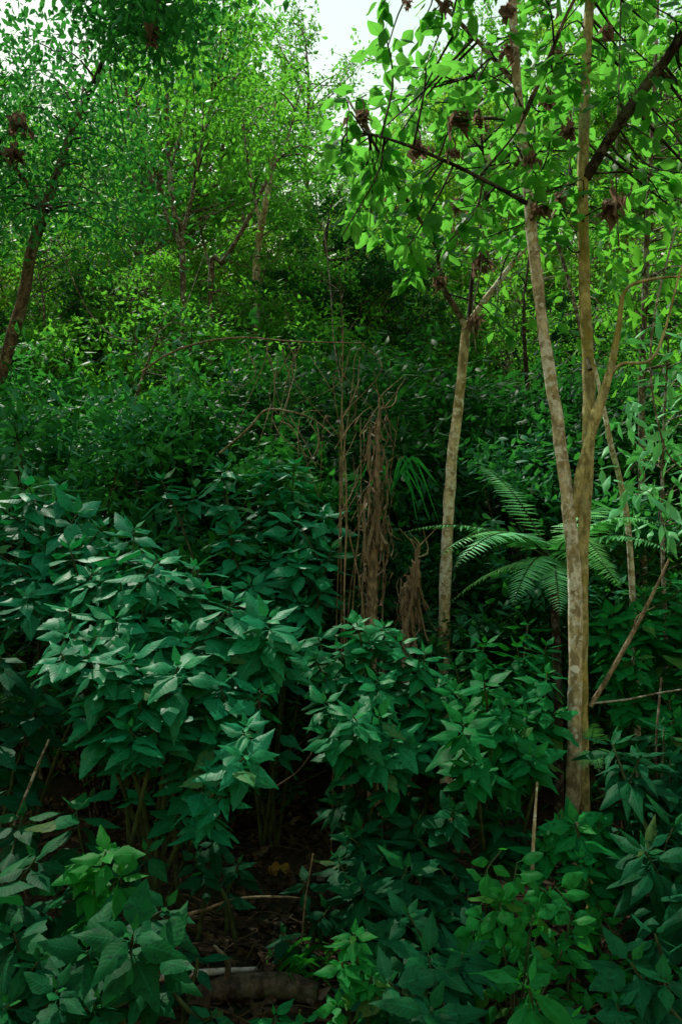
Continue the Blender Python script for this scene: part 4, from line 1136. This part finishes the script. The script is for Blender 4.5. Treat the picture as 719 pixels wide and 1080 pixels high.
m = MB(); leaves(m, DRY[:2], np.array([yl + [0, 0, .05], yl + [.02, 0, .04], yl + [-.03, .01, .05]]), np.array([[.6, -.3, -.3], [-.7, -.2, -.1], [.1, -.8, -.5]]), np.array([[0, -.6, .8], [.2, -.6, .7], [0, -.3, 1]]), .085, 1.1)
tag(m.build('yellow_leaf', M['yellow']), 'curled yellow dead leaf on the dark ground', 'dead leaf')
for (x, y, w, lab) in [(308, 872, .05, 'pale dry leaf scrap highest on the dark ground'), (248, 800, .04, 'pale dry scrap in the hollow below the drooping shoots'), (333, 1062, .06, 'whitish scrap at the right end of the fallen log'), (275, 905, .06, 'tan dry leaf left of the yellow one'),
                       (296, 980, .05, 'pale dry leaf midway between the yellow leaf and the log')]:
    p = on_ground(x, y); m = MB()
    leaves(m, DRY, np.array([p + [0, 0, .03], p + [.02, 0, .02]]), np.array([[.5, -.2, .5], [-.4, -.3, .2]]), np.array([[0, -.8, .5], [.3, -.7, .5]]), w, 1.2, yg=.95)
    tag(m.build('dry_leaf', M['litter']), lab, 'dead leaf', 'pale dry leaves on the ground')
# grass blades by the log
m = MB(); gb = on_ground(320, 1020)
GR = thing('grass_tuft', 'tuft of narrow green blades right of the bare ground', 'grass', gb)
for k in range(26):
    b = on_ground(rng.uniform(270, 345), rng.uniform(1000, 1050)); a = rng.uniform(-.8, 1.4); l = rng.uniform(.1, .26)
    dr = np.array([math.cos(a), rng.normal() * .4 - .2, 0]); q = smooth_path([b, b + dr * l * .5 + [0, 0, l * .4], b + dr * l + [0, 0, l * rng.uniform(-.05, .4)]], 7)
    w = .009 * np.sin(np.linspace(.7, math.pi, 7))[:, None] + .0006; sd = np.array([0, -.5, 1.0]) * w
    m.add(np.concatenate([q + sd, q - sd]), [(j, j + 1, j + 8, j + 7) for j in range(6)], np.tile([.5, .5, rng.random()], (14, 1)))
m.build('blades', M['bright'], GR, gb)

# ------------------------------------------------------------------ light
SUN_AZ, SUN_EL = R(-35), R(55)   # azimuth from +Y, negative = left
w = bpy.data.worlds.new('World'); scene.world = w; w.use_nodes = True
nt = w.node_tree
bg = nt.nodes['Background']
sky = nt.nodes.new('ShaderNodeTexSky'); sky.sky_type = 'NISHITA'; sky.sun_disc = False
sky.sun_elevation = SUN_EL; sky.sun_rotation = SUN_AZ
sky.dust_density = 0.5; sky.air_density = 4.0; sky.ozone_density = 0.0
nt.links.new(sky.outputs[0], bg.inputs[0]); bg.inputs[1].default_value = 0.15
sl = bpy.data.lights.new('sun', 'SUN'); sl.energy = 5.0; sl.angle = R(0.5); sl.color = (1.0, 0.94, 0.82)
so = bpy.data.objects.new('sun', sl); COL.objects.link(so)
sdv = Vector((math.sin(SUN_AZ) * math.cos(SUN_EL), math.cos(SUN_AZ) * math.cos(SUN_EL), math.sin(SUN_EL)))
so.rotation_euler = sdv.to_track_quat('Z', 'Y').to_euler()

scene.view_settings.view_transform = 'Standard'
scene.view_settings.look = 'None'
scene.view_settings.exposure = 0
scene.view_settings.gamma = 1
scene.render.engine = 'CYCLES'
scene.cycles.use_denoising = True
scene.cycles.max_bounces = 6
scene.cycles.diffuse_bounces = 4
scene.cycles.transmission_bounces = 4
scene.cycles.sample_clamp_indirect = 4
